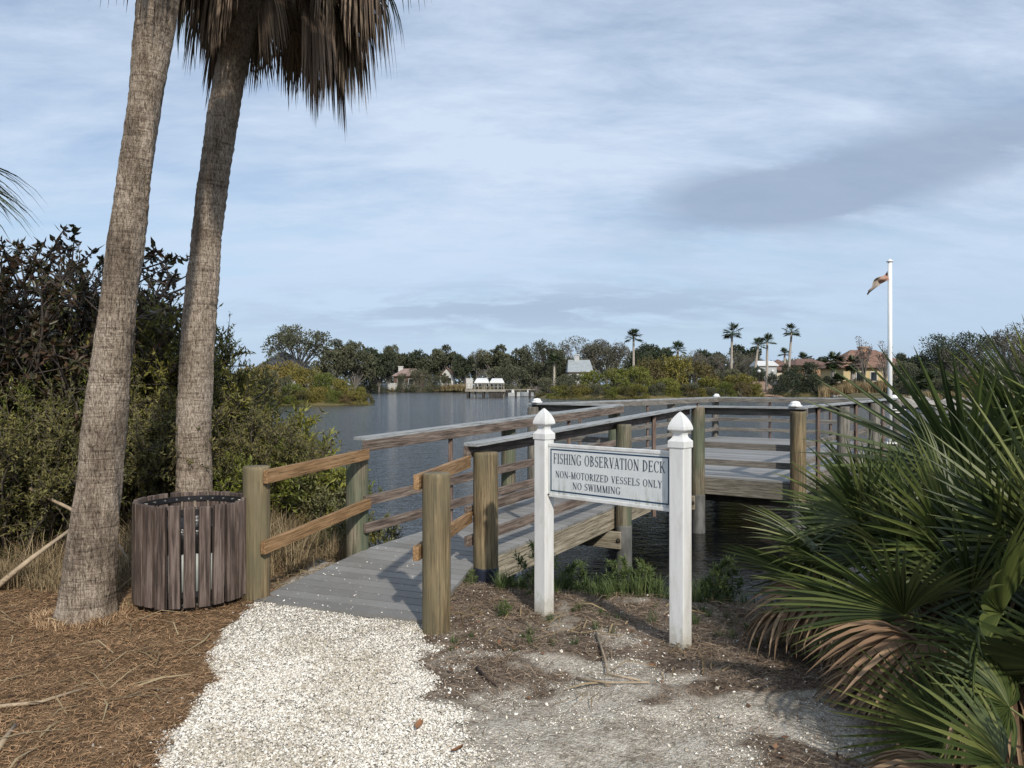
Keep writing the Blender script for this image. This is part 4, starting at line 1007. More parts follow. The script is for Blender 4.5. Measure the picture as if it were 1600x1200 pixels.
foliage('needle_grey', [(.08, .058, .04), (.20, .145, .10), (.33, .255, .185), (.48, .40, .31)], .9, 0, .0, .1)
blades(50000, -.8, 3.4, 2.35, 6.6, lambda x, y: invis(x, y) * littermask(x, y) * (1 - pathmask(x, y)) * sstep(.32, .6, fbm(x * 2.4 + 8, y * 2.4)) + invis(x, y) * (1 - pathmask(x, y)) * (x > -.6) * .07, .03, .10, .003, 'leaf_litter', 'needle_grey', 'brown leaf and stalk litter around the sign', 'leaf litter', .4, (0, .7))
blades(420, -4.0, -1.9, 2.5, 6.3, lambda x, y: invis(x, y) * .6, .12, .38, .009, 'dry_strips', 'straw', 'long dry palm strips lying on the needle litter', 'dry strips', .15, (.2, 1))
blades(1500, -.5, 3.2, 4.0, 6.5, lambda x, y: invis(x, y) * sstep(.42, .6, fbm(x * 2 + 8, y * 2)) * .5, .10, .34, .010, 'dry_strips', 'straw', 'long dry palm strips strewn below the sign and palmettos', 'dry strips', .15, (0, .7))
blades(1300, -2.0, -1.0, 5.6, 7.6, lambda x, y: (x < -1.95 + (y - 5.7) * .30) * 1.0, .05, .2, .006, 'dry_strips', 'straw', 'dry strips on the bank beside the deck edge', 'dry strips', .3, (0, .8))
blades(1500, -1.9, 3.2, 2.4, 6.0, lambda x, y: invis(x, y) * .5, .02, .07, .0035, 'twig_bits', 'twig_dark_f', 'small dark twig bits scattered over path and sand', 'twigs', .25)
chips(900, -.7, 3.0, 2.4, 6.2, lambda x, y: invis(x, y) * (1 - pathmask(x, y)) * .6, .014, .034, 'larger_shells', 'chip', 'larger broken shells lying on the sand', 'shells')
# flat dead leaves
x, y = scatter(1500, -4, 3, 2.4, 6.5, lambda x, y: invis(x, y) * (littermask(x, y) * .9 + .06) * (1 - .93 * pathmask(x, y))); k = len(x)
d = unit(np.stack([rng.normal(size=k), rng.normal(size=k), rng.normal(size=k) * .25], -1)); s = unit(np.cross(d, np.stack([rng.normal(size=k) * .3, rng.normal(size=k) * .3, np.ones(k)], -1)))
mb = MB(); quads(np.stack([x, y, hfast(x, y) + .012], -1), d, s, rng.uniform(.025, .06, k), rng.uniform(.012, .028, k), rng.uniform(0, 1, k), mb, .12)
foliage('dead_leaf', [(.05, .03, .02), (.13, .075, .045), (.24, .12, .06), (.30, .23, .16)], .7, .1, .0, .2)
tag(link('fallen_leaves', mb.mesh('fallen_leaves', 'dead_leaf')), 'small dead brown leaves strewn over the litter', 'leaves', kind='stuff')
def leaf1(px_, py_, ln, w, az, label):
    Y_ = 1.62 * F / (py_ - CY); x_ = px(px_, Y_); mb = MB(); n = 9; V = []
    for i in range(n):
        t = i / (n - 1); ww = w * math.sin(math.pi * min(.97, t * .9 + .06)) ** .8 / 2; V += [(ln * (t - .5), ww, .012 + .02 * t * t), (ln * (t - .5), 0, .004 + .014 * t * t), (ln * (t - .5), -ww, .012 + .02 * t * t)]
    mb.add(V, [q_ for i in range(n - 1) for q_ in ([3 * i, 3 * i + 1, 3 * i + 4, 3 * i + 3], [3 * i + 1, 3 * i + 2, 3 * i + 5, 3 * i + 4])], .62)
    o_ = link('fallen_leaf', mb.mesh('fallen_leaf', 'dead_leaf', True), None, (x_, Y_, gz(x_, Y_) + .012), (0, 0, az)); return tag(o_, label, 'leaf')
leaf1(655, 1148, .058, .036, 1.3, 'single orange-brown leaf lying on the white shell path')
leaf1(714, 1188, .05, .022, .2, 'brown leaf at the bottom where path meets sand')
# sticks and stalks
def stick(pts, r_, mat, label, name='stick', cat='stick'):
    mb = MB(); o0 = Vector(pts[0]); mb.tube([tuple(Vector(p) - o0) for p in pts], np.linspace(r_, r_ * .5, len(pts)), 7); return tag(link(name, mb.mesh(name, mat, True), None, o0), label, cat)
def gp(px_, py_, up=.012):
    Y_ = 1.62 * F / (py_ - CY); x_ = px(px_, Y_); return (x_, Y_, gz(x_, Y_) + up)
plain('stalk', (.36, .28, .19), .8, .2, 12); plain('dark_stick', (.06, .04, .03), .9, .3, 12)
stick([gp(745, 1050), gp(760, 1066, .02), gp(779, 1077)], .010, 'dark_stick', 'short dark curved stick lying below the sign')
stick([P(-15, 925, 5.9), P(50, 872, 6.1), P(112, 826, 6.4)], .026, 'stalk', 'pale leaning palm stalk at the left edge', 'palm_stalk', 'stalk')
stick([P(48, 764, 6.8), P(110, 795, 6.6), P(185, 850, 6.5), P(212, 893, 6.4)], .018, 'stalk', 'thin dead stalk passing behind the nearer palm trunk', 'palm_stalk', 'stalk')
stick([gp(-20, 1118), gp(60, 1106, .02), gp(138, 1080)], .011, 'stalk', 'long flat straw-coloured stalk lying on the needle litter', 'palm_stalk', 'stalk')
stick([gp(-6, 1185), gp(25, 1146, .02)], .016, 'stalk', 'short pale stalk end in the bottom left corner', 'palm_stalk', 'stalk')
stick([gp(900, 1065), gp(950, 1078, .02), gp(1015, 1080)], .008, 'stalk', 'curved tan stalk on the sand below the sign panel', 'palm_stalk', 'stalk')
stick([gp(932, 1000), gp(945, 1035, .02), gp(950, 1060), gp(1000, 1075)], .008, 'stalk', 'bent tan stalk between the two sign posts', 'palm_stalk', 'stalk')
# tufts: dry grass at the foot of the bushes, weeds by the sign
def tuft(n, h, spread, w, seed, droop=.5):
    global rng
    keep = rng; rng = np.random.default_rng(seed); mb = MB(); k = n
    az = rng.uniform(0, 2 * math.pi, k); out = np.abs(rng.normal(size=k)) * spread; hh_ = h * rng.uniform(.5, 1, k)
    p = np.stack([rng.normal(size=k) * spread * .35, rng.normal(size=k) * spread * .35, np.zeros(k)], -1); rows = []
    s = np.stack([-np.sin(az), np.cos(az), np.zeros(k)], -1)
    for t, ww in ((0, 1), (.35, .9), (.7, .6), (1, .08)):
        c = p + np.stack([np.cos(az) * out * t ** 1.6, np.sin(az) * out * t ** 1.6, hh_ * (t - droop * .35 * t ** 3)], -1); rows += [c - s * w * ww / 2, c + s * w * ww / 2]
    V = np.stack(rows, 1).reshape(-1, 3); i = np.arange(k)[:, None] * 8
    mb.add(V, np.concatenate([i + [0, 1, 3, 2], i + [2, 3, 5, 4], i + [4, 5, 7, 6]]), np.repeat(rng.uniform(0, 1, k), 8)); rng = keep; return mb
def tufts(spots, nb, h, sp_, w, name, mat, label, cat, seed=1):
    mb = MB()
    for i, (x, y, s) in enumerate(spots):
        t_ = tuft(nb, h * s, sp_ * s, w, seed + i); z = gz(x, y) - .01
        for v_, f__, tt_ in zip(t_.v, t_.f, t_.t): mb.add(v_ + [x, y, z], f__, tt_)
    return tag(link(name, mb.mesh(name, mat)), label, cat, kind='stuff')
g = random.Random(4)
sp_ = []
for i in range(130):
    a = g.uniform(-20, 470); Y_ = g.uniform(6.6, 8.2); sp_.append((px(a, Y_), Y_, g.uniform(.5, 1.2)))
sp_ = [s for s in sp_ if not (s[0] > -1.6 and s[1] < 7.6)]
tufts(sp_, 46, .46, .30, .006, 'dry_grass', 'straw', 'tall dry straw-coloured grass at the foot of the bushes', 'grass')
sp_ = [(px(g.uniform(-30, 215), 6.2), g.uniform(5.9, 6.5), g.uniform(.3, .6)) for i in range(50)]
tufts(sp_, 50, .5, .3, .005, 'dry_grass', 'straw', 'low matted dry grass around the nearer palm trunk', 'grass', 300)
sp_ = [(r1[0] + g.uniform(.20, .34) * math.cos(a_), r1[1] + g.uniform(.20, .34) * math.sin(a_), g.uniform(.15, .35)) for a_ in np.linspace(0, 6.2, 46)]
tufts(sp_, 34, .28, .22, .004, 'root_straw', 'needle', 'matted straw and rootlets heaped around the foot of the nearer palm', 'straw', 450)
sp_ = [(g.uniform(-2.6, -1.35), g.uniform(7.6, 9.2), g.uniform(.5, 1.1)) for i in range(60)]
sp_ = [s for s in sp_ if float(sdist(np.array([s[0]]), np.array([s[1]]))[0]) > .1]
tufts(sp_, 50, .6, .25, .006, 'bank_grass', 'straw', 'straw and olive grass between the left entrance post and the water', 'grass', 600)
# green weeds at the water's edge behind the sign
proto('weed', .42, .16, 10, .06, .013, stem='twig', leafm='leaf_weed', per=16, twigs=7, seed=21, up=2., low=.1)
for i, (a, b_, s, lab) in enumerate([(845, 950, .95, 'leafy green weed growing at the foot of the left sign post'), (893, 925, .8, 'green weed at the water edge just right of the left sign post'),
        (935, 920, .7, 'green weed behind the sign nearest the middle of the gap'), (975, 930, .85, 'pale-stemmed weed behind the sign'), (1012, 935, .8, 'green weed just left of the right sign post'),
        (1105, 925, 1.0, 'green weed right of the right sign post'), (1125, 950, .9, 'weed at the tip of the low palmetto fan'), (735, 930, .35, 'small weed sprig beside the wrapped post'), (790, 985, .3, 'tiny weed in the brown litter left of the sign')]):
    Y_ = 1.7 * F / (b_ - CY); put('weed', 'weed', lab, 'weed', px(a, Y_), Y_, s, i * 1.3, 'green weeds around the sign')
sp_ = []
while len(sp_) < 120:
    x_, y_ = g.uniform(-.1, 2.6), g.uniform(5.5, 6.9)
    if float(sdist(np.array([x_]), np.array([y_]))[0]) > .12 and y_ > 5.95 - .1 * x_: sp_.append((x_, y_, g.uniform(.4, 1)))
tufts(sp_, 34, .30, .12, .006, 'weeds', 'leaf_weed', 'fine green growth along the water edge behind the sign', 'weeds', 900)
sp_ = [(g.uniform(-.4, 2.0), g.uniform(4.6, 5.7), g.uniform(.2, .5)) for i in range(45)]
tufts(sp_, 20, .22, .10, .005, 'sparse_grass', 'leaf_weed', 'sparse green grass blades in the litter around the sign', 'grass', 1200)
# ------------------------------------------------------------------ far trees
foliage('tree_oak', [(.042, .048, .028), (.082, .088, .052), (.14, .14, .085)], .7, .1, .015, .2)
foliage('tree_dark', [(.024, .034, .020), (.045, .058, .034), (.075, .088, .05)], .7, .08, .015, .2)
foliage('tree_pale', [(.075, .075, .055), (.12, .115, .085), (.17, .16, .125)], .8, .1, .01, .15)
foliage('tree_mangrove', [(.075, .075, .02), (.16, .145, .035), (.26, .21, .05)], .6, .15, .02, .25)
foliage('tree_lime', [(.06, .075, .018), (.135, .15, .03), (.22, .215, .05)], .6, .15, .02, .25)
foliage('tree_mix', [(.055, .058, .022), (.11, .10, .035), (.165, .12, .05)], .6, .15, .03, .25)
foliage('tree_bare', [(.10, .075, .07), (.15, .115, .10), (.2, .16, .14)], .9, 0, .01, .1)
foliage('reed', [(.18, .14, .07), (.28, .22, .12), (.38, .31, .18)], .9, .1, .01, .1)
plain('far_bark', (.17, .155, .135), .9, .25, 3)
def crown_mesh(kind, seed, mat, n=2600, leaf=.035, w=.5, h0=.25, lobes=16, gap=.0, trunk=True, sparse=False, flat=.0):
    """unit-height tree: trunk mesh and crown mesh; w is half the crown's width"""
    global rng
    keep = rng; rng = np.random.default_rng(seed); tr = MB(); cr = MB(); ctr = []
    for i in range(lobes):
        a = rng.uniform(0, 2 * math.pi); r_ = w * math.sqrt(rng.uniform(0, 1)) * .82; zt = h0 + (1 - h0) * (.28 + .60 * rng.uniform(0, 1) ** (.8)) * (1 - (.35 - flat) * (r_ / w) ** 2)
        ctr.append((r_ * math.cos(a), r_ * math.sin(a), zt, w * rng.uniform(.20, .38)))
    if kind == 'bush':
        ctr += [(w * .8 * math.cos(a), w * .8 * math.sin(a), rng.uniform(.0, .3), w * .3) for a in np.linspace(0, 6.0, 12)]
    if trunk:
        tr.tube([(0, 0, -.05), (.01, .0, h0 * .5), (.015, .01, h0 + .05)], [.035, .028, .022], 7)
        for c in ctr:
            m_ = np.array([c[0] * .35, c[1] * .35, h0 + (c[2] - h0) * .35]); tr.tube([(.01, .0, h0 * .8), m_, (c[0], c[1], c[2])], [.017, .010, .003], 5, cap=False)
            if sparse:
                for q_ in range(9):
                    d = rng.normal(size=3) * c[3] * .55; tr.tube([m_ + (np.array(c[:3]) - m_) * rng.uniform(.2, 1), np.array(c[:3]) + d], [.004, .0012], 3, cap=False)
    cs = np.array(ctr); k = rng.integers(0, len(cs), n); d = randdirs(n, .25); rad = cs[k, 3] * rng.uniform(.25, 1, n) ** .45
    c = cs[k, :3] + d * rad[:, None] * [1, 1, .72]
    nz = np.array([mnoise.noise(Vector(p * (7.0 / w * .5)) + Vector((seed, 0, 0))) for p in c]); keepm = nz > (-.32 + gap); c = c[keepm]; d = d[keepm]; k = k[keepm]; n2 = len(c)
    c[:, 2] = np.maximum(c[:, 2], .01)
    ld = unit(d * .5 + rng.normal(size=(n2, 3))); sd2 = unit(np.cross(ld, rng.normal(size=(n2, 3))))
    lobet = rng.uniform(.25, .75, len(cs))[k]
    quads(c, ld, sd2, leaf * rng.uniform(.6, 1.4, n2), leaf * .62 * rng.uniform(.6, 1.4, n2), lobet + rng.normal(size=n2) * .2, cr, .15)
    rng = keep
    allv = np.concatenate(cr.v); zt_ = np.percentile(allv[:, 2], 99.3); rr_ = np.percentile(np.hypot(allv[:, 0], allv[:, 1]), 95)
    for q_ in (tr, cr):
        q_.v = [v_ / np.array([rr_, rr_, zt_]) for v_ in q_.v]
    for v_ in tr.v: np.clip(v_[:, 2], -1, .97, out=v_[:, 2])
    return (tr.mesh('trunk', 'far_bark', True) if trunk else None, cr.mesh('crown', mat))
TP = {}
for i, m_ in enumerate(('tree_oak', 'tree_oak', 'tree_dark')): TP['oak%d' % i] = crown_mesh('tree', 100 + i, m_, 7000, .046, .48, .12, 26)
TP['open'] = crown_mesh('tree', 110, 'tree_oak', 4500, .034, .55, .30, 20, .16, sparse=True)
TP['bigoak'] = crown_mesh('tree', 117, 'tree_dark', 12000, .030, .75, .24, 40, .10, sparse=True, flat=.15)
TP['pale'] = crown_mesh('tree', 111, 'tree_pale', 6000, .026, .55, .2, 24, .08, sparse=True)
TP['willow'] = crown_mesh('bush', 112, 'tree_oak', 6000, .040, .55, .05, 22)
for i, m_ in enumerate(('tree_mangrove', 'tree_lime', 'tree_mix', 'tree_dark', 'tree_oak')): TP['bush%d' % i] = crown_mesh('bush', 120 + i, m_, 7000, .046, .62, .02, 24)
TP['twigs'] = crown_mesh('tree', 130, 'tree_bare', 700, .03, .33, .25, 14, .1, sparse=True)
def tree(kind, name, label, pxc, ytop, Y_, wpx=None, group=None, base=None, cat='tree', rz=None):
    x = px(pxc, Y_); d = float(sdist(np.array([x]), np.array([Y_]))[0]); zb = gz(x, Y_) if base is None else base
    zb = max(zb, WZ - .1)
    top = EYE - (ytop - CY) / F * Y_; h = top - zb
    tr, cr = TP[kind]; ref = 1.0
    s = (wpx / 2 / F * Y_) / ref if wpx else h
    t = thing(name, label, cat, (x, Y_, zb - .15), rz if rz is not None else (pxc * 1.7 + Y_) % 6.28, group); t.scale = (s, s, h)
    if tr: link('trunk', tr, t)
    link('crown', cr, t); return t
G1 = 'trees on the far shore'
far = [
 ('open', 466, 508, 140, 110, 'airy tall oak rising above the dark-roofed house on the left'),
 ('oak0', 520, 533, 235, 62, 'grey-green oak just right of the airy tall oak'),
 ('oak1', 556, 535, 245, 58, 'rounded oak standing above the tip of the mangrove point'),
 ('oak2', 592, 545, 255, 56, 'dark oak behind the white fence end'),
 ('oak1', 607, 541, 292, 50, 'oak crown above the house with the white chimney'),
 ('oak2', 640, 548, 295, 44, 'dark low oak behind the pinkish roof'),
 ('oak0', 672, 554, 294, 46, 'small oak between the pinkish roof and the white gable'),
 ('oak0', 700, 540, 296, 52, 'round-topped oak behind the white gable house'),
 ('oak2', 727, 554, 276, 34, 'very dark dense tree right of the white gable house'),
 ('pale', 746, 546, 290, 34, 'pale twiggy tree above the screened pool cage'),
 ('oak0', 775, 540, 268, 62, 'broad oak above the boathouse'),
 ('oak1', 812, 545, 240, 54, 'oak right of the boathouse roof'),
 ('open', 848, 533, 215, 66, 'open-crowned oak above the red-brown bush'),
 ('oak1', 872, 548, 205, 40, 'small oak left of the grey chimney house'),
 ('pale', 912, 527, 225, 84, 'large pale twiggy tree behind the grey chimney house'),
 ('pale', 948, 532, 220, 74, 'pale twiggy tree between the grey house and the first tall palm'),
 ('oak2', 1020, 538, 235, 62, 'dark oak just right of the first tall palm'),
 ('oak2', 996, 545, 225, 40, 'dark tree behind the first tall palm trunk'),
 ('pale', 1085, 549, 215, 54, 'brownish tree right of the small round palm'),
 ('oak2', 1112, 547, 230, 50, 'dark tree left of the second tall palm'),
 ('pale', 1140, 549, 205, 64, 'brown twiggy tree behind the second tall palm'),
 ('oak2', 1165, 540, 235, 50, 'dark oak between the second tall palm and the twin palms'),
 ('pale', 1175, 553, 200, 50, 'brown twiggy tree behind the twin palms'),
 ('oak1', 1262, 562, 215, 36, 'low tree behind the orange wall'),
 ('oak2', 1295, 558, 215, 38, 'dark low tree between the orange wall and the red tile roof'),
 ('oak2', 1418, 552, 150, 34, 'small dark tree right of the flagpole'),
 ('oak2', 1442, 556, 148, 34, 'second small dark tree right of the flagpole'),
 ('bigoak', 1502, 519, 105, 120, 'big spreading dark oak at the right'),
 ('pale', 1578, 508, 112, 90, 'grey leafless-looking tree at the right edge'),
 ('bigoak', 1600, 545, 125, 110, 'dark oak behind the grey tree at the right edge'),
 ('bush4', 1432, 566, 100, 74, 'olive bushy tree just right of the flagpole'),
 ('willow', 578, 575, 258, 44, 'grey drooping tree left of the white fence'),
 ('willow', 656, 576, 262, 38, 'drooping tree right of the white fence'),
 ('willow', 680, 586, 266, 26, 'small drooping tree left of the sandy bank'),
 ('oak0', 697, 583, 270, 16, 'little tree half covering the white gable house'),
 ('willow', 628, 583, 264, 18, 'little tree in front of the pinkish-roofed house'),
 ('willow', 800, 572, 185, 62, 'thick tree right behind the boathouse'),
 ('oak1', 836, 566, 168, 50, 'leaning leafy tree at the start of the right mangroves'),
]
for k, a, yt, Y_, w, lab in far: tree(k, 'shore_tree', lab, a, yt, Y_, w, G1)
for i, (k, a, yt, Y_, w, lab) in enumerate([
 ('bush0', 405, 572, 86, 70, 'mangrove at the landward end of the left point'), ('bush0', 440, 565, 92, 64, 'tall mangrove below the dark roof'),
 ('bush4', 432, 578, 86.5, 50, 'olive mangrove low on the left point'), ('bush0', 476, 572, 91, 56, 'mangrove below the airy tall oak'),
 ('bush1', 508, 582, 90, 46, 'yellow-green mangrove in the middle of the left point'), ('bush0', 536, 591, 90, 40, 'mangrove two thirds along the left point'),
 ('bush0', 560, 603, 90.3, 32, 'low mangrove near the tip of the left point'), ('bush2', 574, 613, 90, 22, 'orange-tinged bush at the very tip of the left point'),
 ('bush1', 457, 598, 86.6, 46, 'yellow-green bush at the waterline of the left point'), ('bush0', 495, 603, 87.5, 44, 'low bush at the waterline middle of the left point'),
 ('bush2', 530, 611, 88.8, 36, 'brown-green bush at the waterline near the tip'), ('bush4', 395, 590, 80, 66, 'shadowy bush where the left point meets the bank'),
 ('bush2', 350, 575, 70, 80, 'shrubbery beyond the farther palm trunk')]):
    tree(k, 'mangrove', lab, a, yt, Y_, w, 'mangroves on the left point', base=-.75, cat='mangrove')
for i, (k, a, yt, Y_, w, lab) in enumerate([
 ('bush2', 845, 612, 136, 24, 'small red-brown bush beside the corner cap of the deck'), ('bush4', 862, 590, 140, 46, 'grey-green bush at the left end of the right mangroves'),
 ('bush4', 888, 583, 138, 50, 'olive bush below the grey chimney house'), ('bush2', 905, 600, 130, 38, 'brown low bush at the waterline'),
 ('bush1', 925, 579, 133, 50, 'bright yellow-green mangrove, the leftmost bright one'), ('bush1', 962, 575, 131, 54, 'bright mangrove left of the first tall palm'),
 ('bush1', 995, 572, 132, 52, 'bright mangrove under the first tall palm'), ('bush2', 1015, 560, 140, 70, 'tall olive-brown mangrove right of the first tall palm'),
 ('bush0', 1050, 555, 142, 74, 'highest olive mangrove of the right bank'), ('bush1', 1040, 590, 131, 50, 'low bright mangrove in front of the highest one'),
 ('bush2', 1090, 566, 145, 66, 'brown-green mangrove right of the highest one'), ('bush4', 1075, 597, 132, 40, 'grey bush at the waterline in the middle of the right bank'),
 ('bush0', 1110, 588, 138, 56, 'olive mangrove left of the second tall palm'), ('bush4', 1138, 576, 150, 54, 'dark green bush under the second tall palm'),
 ('bush0', 1158, 584, 145, 52, 'olive bush left of the sandy gap'), ('bush3', 1190, 574, 165, 44, 'dark bush between the two white lamps'),
 ('bush3', 1225, 580, 148, 50, 'dark green bush right of the sandy gap'), ('bush3', 1250, 566, 155, 60, 'tallest dark green bush right of the sandy gap'),
 ('bush3', 1275, 585, 148, 46, 'dark bush left of the cabbage palms'), ('bush4', 1296, 596, 145, 30, 'grey-green bush below the cabbage palms'),
 ('bush4', 1345, 590, 143, 50, 'olive bush below the yellow wall'), ('bush2', 1380, 594, 140, 44, 'brown-green bush left of the flagpole'),
 ('bush2', 1322, 600, 142, 34, 'low brownish bush below the red tile roof')]):
    tree(k, 'mangrove', lab, a, yt, Y_, w, 'bushes on the right bank', base=-.6, cat='mangrove')
for i, (k, a, yt, Y_, w, lab) in enumerate([
 ('bush4', 1425, 592, 86, 50, 'rounded olive bush above the rocks, next to the flagpole'), ('bush3', 1455, 575, 92, 60, 'dark bush above the rocks left of the big oak'),
 ('bush4', 1480, 590, 82, 50, 'olive bush above the middle of the rocks'), ('bush2', 1510, 585, 86, 56, 'brown-green bush below the big oak'),
 ('bush3', 1545, 580, 90, 60, 'dark bush right of the big oak trunk'), ('bush4', 1585, 590, 84, 56, 'olive bush at the right edge above the rocks'), ('bush3', 1405, 586, 98, 40, 'dark green bush directly behind the flagpole')]):
    tree(k, 'waterside_bush', lab, a, yt, Y_, w, 'bushes above the rocks', cat='bush')
for a, yt, Y_, w, lab in [(1350, 525, 140, 34, 'bare purplish tree in front of the red tile roof'), (1384, 532, 138, 30, 'bare twiggy tree just left of the flagpole'), (1398, 560, 132, 22, 'small bare tree behind the flagpole')]:
    tree('twigs', 'bare_tree', lab, a, yt, Y_, w, 'bare trees by the tiled house')
# the low fringe right at the waterline
for i in range(15):
    a = 868 + i * 22 + g.uniform(-6, 6); Y_ = 127.5 + max(0, (a - 1000)) * .055
    tree(('bush1', 'bush2', 'bush0', 'bush4')[i % 4], 'mangrove', 'low mangrove in the fringe along the waterline of the right bank', a, 600 + g.uniform(-5, 5), Y_, 34, 'low fringe of the right bank', base=-.75, cat='mangrove')
for i in range(9):
    a = 385 + i * 22 + g.uniform(-5, 5); Y_ = 84.2 + i * .5
    tree(('bush1', 'bush2', 'bush0')[i % 3], 'mangrove', 'low mangrove in the fringe along the waterline of the left point', a, 612 + g.uniform(-5, 4), Y_, 34, 'low fringe of the left point', base=-.75, cat='mangrove')
# a distant continuous wood behind all of it
mb = MB(); k = 45000
a_ = rng.uniform(-.30, 1.05, k); Yd = rng.uniform(300, 380, k); x = a_ * Yd; top = 7 + 4.5 * fbm(x * .05, Yd * .01) * 2; z = rng.uniform(0, 1, k) ** .7 * top
quads(np.stack([x, Yd, z], -1), randdirs(k), randdirs(k), rng.uniform(.8, 2.0, k), rng.uniform(.6, 1.3, k), rng.uniform(0, 1, k), mb, .1)
tag(link('distant_woods', mb.mesh('distant_woods', 'tree_oak')), 'continuous wood far behind the houses', 'woods', kind='stuff')

# far palms
plain('palm_stem', (.36, .32, .27), .9, .15, 3)
foliage('palm_far', [(.018, .03, .012), (.04, .06, .022), (.08, .10, .04)], .5, .1, .01, .3)
def star(n, ln, seed, droop=.5, w=.05, up=(-.4, 1.4)):
    g = random.Random(seed); mb = MB()
    for i in range(n):
        az = i * 2.39996; el = g.uniform(*up); l = ln * g.uniform(.75, 1.1)
        d = Vector((math.cos(az) * math.cos(el), math.sin(az) * math.cos(el), math.sin(el))); side = Vector((-math.sin(az), math.cos(az), 0)); upv = d.cross(side) * -1
        st_ = d * l * .45; mb.tube([(0, 0, 0), tuple(st_)], [.018, .012], 3, cap=False, tint=.5)
        for j in range(11):
            b_ = (j - 5) / 5 * 1.5; dd_ = (d * math.cos(b_) + side * math.sin(b_)); e = st_ + dd_ * l * .6 + Vector((0, 0, -droop * l * .3 * (abs(b_) * .4 + .4)))
            m_ = st_ + dd_ * l * .33; s2 = dd_.cross(Vector((0, 0, 1))).normalized() * w * l
            t = g.random(); mb.add([st_, m_ + s2, e, m_ - s2], [[0, 1, 2, 3]], t)
    return mb
stars = [star(24, 1.0, s, .5).mesh('crown', 'palm_far') for s in range(3)]; cab = star(34, 1.0, 9, .3, .07, (-1.2, 1.4)).mesh('crown', 'palm_far')
def farpalm(name, label, pxb, pxt, ytop, Y_, rpx, group, kind=0, skirt=True, tw=4.0):
    xb = px(pxb, Y_); xt = px(pxt, Y_); zb = gz(xb, Y_); zt = EYE - (ytop - CY) / F * Y_ - rpx / F * Y_ * .75; r_ = rpx / F * Y_
    t = thing(name, label, 'palm tree', (xb, Y_, zb), 0, group); mb = MB(); hz = zt - zb; w = tw / 2 / F * Y_
    mb.tube([((xt - xb) * q_ ** 1.3, 0, hz * q_) for q_ in np.linspace(0, 1, 8)], np.linspace(w * 1.25, w * .75, 8), 9); link('trunk', mb.mesh('trunk', 'palm_stem', True), t)
    c = link('crown', cab if kind else stars[int(pxt) % 3], t, (xt - xb, 0, hz), (0, 0, pxt % 6)); c.scale = (r_ * 1.25,) * 3
GP = 'tall palms beyond the right bank'
farpalm('fan_palm', 'tall slim palm standing alone left of all other far palms', 990, 990, 518, 160, 14, GP)
farpalm('fan_palm', 'tall slim palm with a hanging dead frond, above the right bank', 1142, 1144, 510, 150, 15, GP)
farpalm('fan_palm', 'leaning palm, the left and lower one of the twin palms', 1177, 1185, 531, 168, 12, GP)
farpalm('fan_palm', 'upright palm, the right one of the twin palms, trunk down to the gap', 1198, 1199, 525, 150, 12, GP)
farpalm('fan_palm', 'slightly leaning tall palm behind the orange wall', 1231, 1237, 510, 165, 13, GP)
farpalm('fan_palm', 'short palm at the foot of the leaning tall palm', 1226, 1226, 546, 185, 9, GP, tw=4)
farpalm('fan_palm', 'short broad palm behind the orange wall', 1255, 1256, 554, 185, 12, GP, tw=4)
farpalm('fan_palm', 'low wide palm between the first and second tall palms', 1059, 1059, 537, 190, 14, GP, tw=4)
farpalm('fan_palm', 'small palm below the pale twiggy trees left of the first tall palm', 866, 866, 556, 165, 12, GP, tw=4)
GC = 'cabbage palms below the tiled roof'
farpalm('cabbage_palm', 'bushy cabbage palm left of the red tile roof', 1303, 1303, 553, 146, 15, GC, 1, tw=8)
farpalm('cabbage_palm', 'bushy cabbage palm in front of the red tile roof', 1333, 1333, 558, 145, 14, GC, 1, tw=8)
farpalm('cabbage_palm', 'low cabbage palm at the foot of the bushy one', 1310, 1310, 586, 143, 13, GC, 1, tw=8)
farpalm('cabbage_palm', 'low cabbage palm above the rocks right of the flagpole', 1446, 1446, 583, 84, 15, GC, 1, tw=8)
farpalm('cabbage_palm', 'short cabbage palm above the rocks below the big oak', 1495, 1495, 590, 80, 14, GC, 1, tw=8)
# reeds and dry grass on the right bank, rocks
sp_ = []
for i in range(180):
    a = g.uniform(1285, 1400); Y_ = g.uniform(136, 142); sp_.append((px(a, Y_), Y_, g.uniform(.5, 1.2)))
def fartufts(spots, h, sp2, w, name, label, nb=26, base=-.5):
    mb = MB()
    for i, (x, y, s) in enumerate(spots):
        t_ = tuft(nb, h * s, sp2 * s, w, 50 + i % 9); z = max(gz(x, y), base)
        for v_, f__, tt_ in zip(t_.v, t_.f, t_.t): mb.add(v_ + [x, y, z], f__, tt_)
    return tag(link(name, mb.mesh(name, 'reed')), label, 'reeds', kind='stuff')
fartufts(sp_, 2.6, 1.0, .07, 'reeds', 'tan reeds along the bank below the yellow house')
sp_ = [(px(g.uniform(1400, 1640), 78.) , g.uniform(76, 80), g.uniform(.5, 1.1)) for i in range(200)]
fartufts(sp_, 1.1, .5, .035, 'reeds', 'dry tan grass behind the riprap rocks', base=-.1)
sp_ = [(px(g.uniform(690, 735), 268.), g.uniform(264, 276), g.uniform(.6, 1.1)) for i in range(120)] + [(px(g.uniform(585, 850), 268.), g.uniform(264, 268), g.uniform(.25, .5)) for i in range(120)]
fartufts(sp_, 2.4, 1.2, .12, 'reeds', 'golden dry grass bank along the far shore')
plain('rock', (.27, .25, .225), .9, .35, 1.2, .5)
mb = MB()
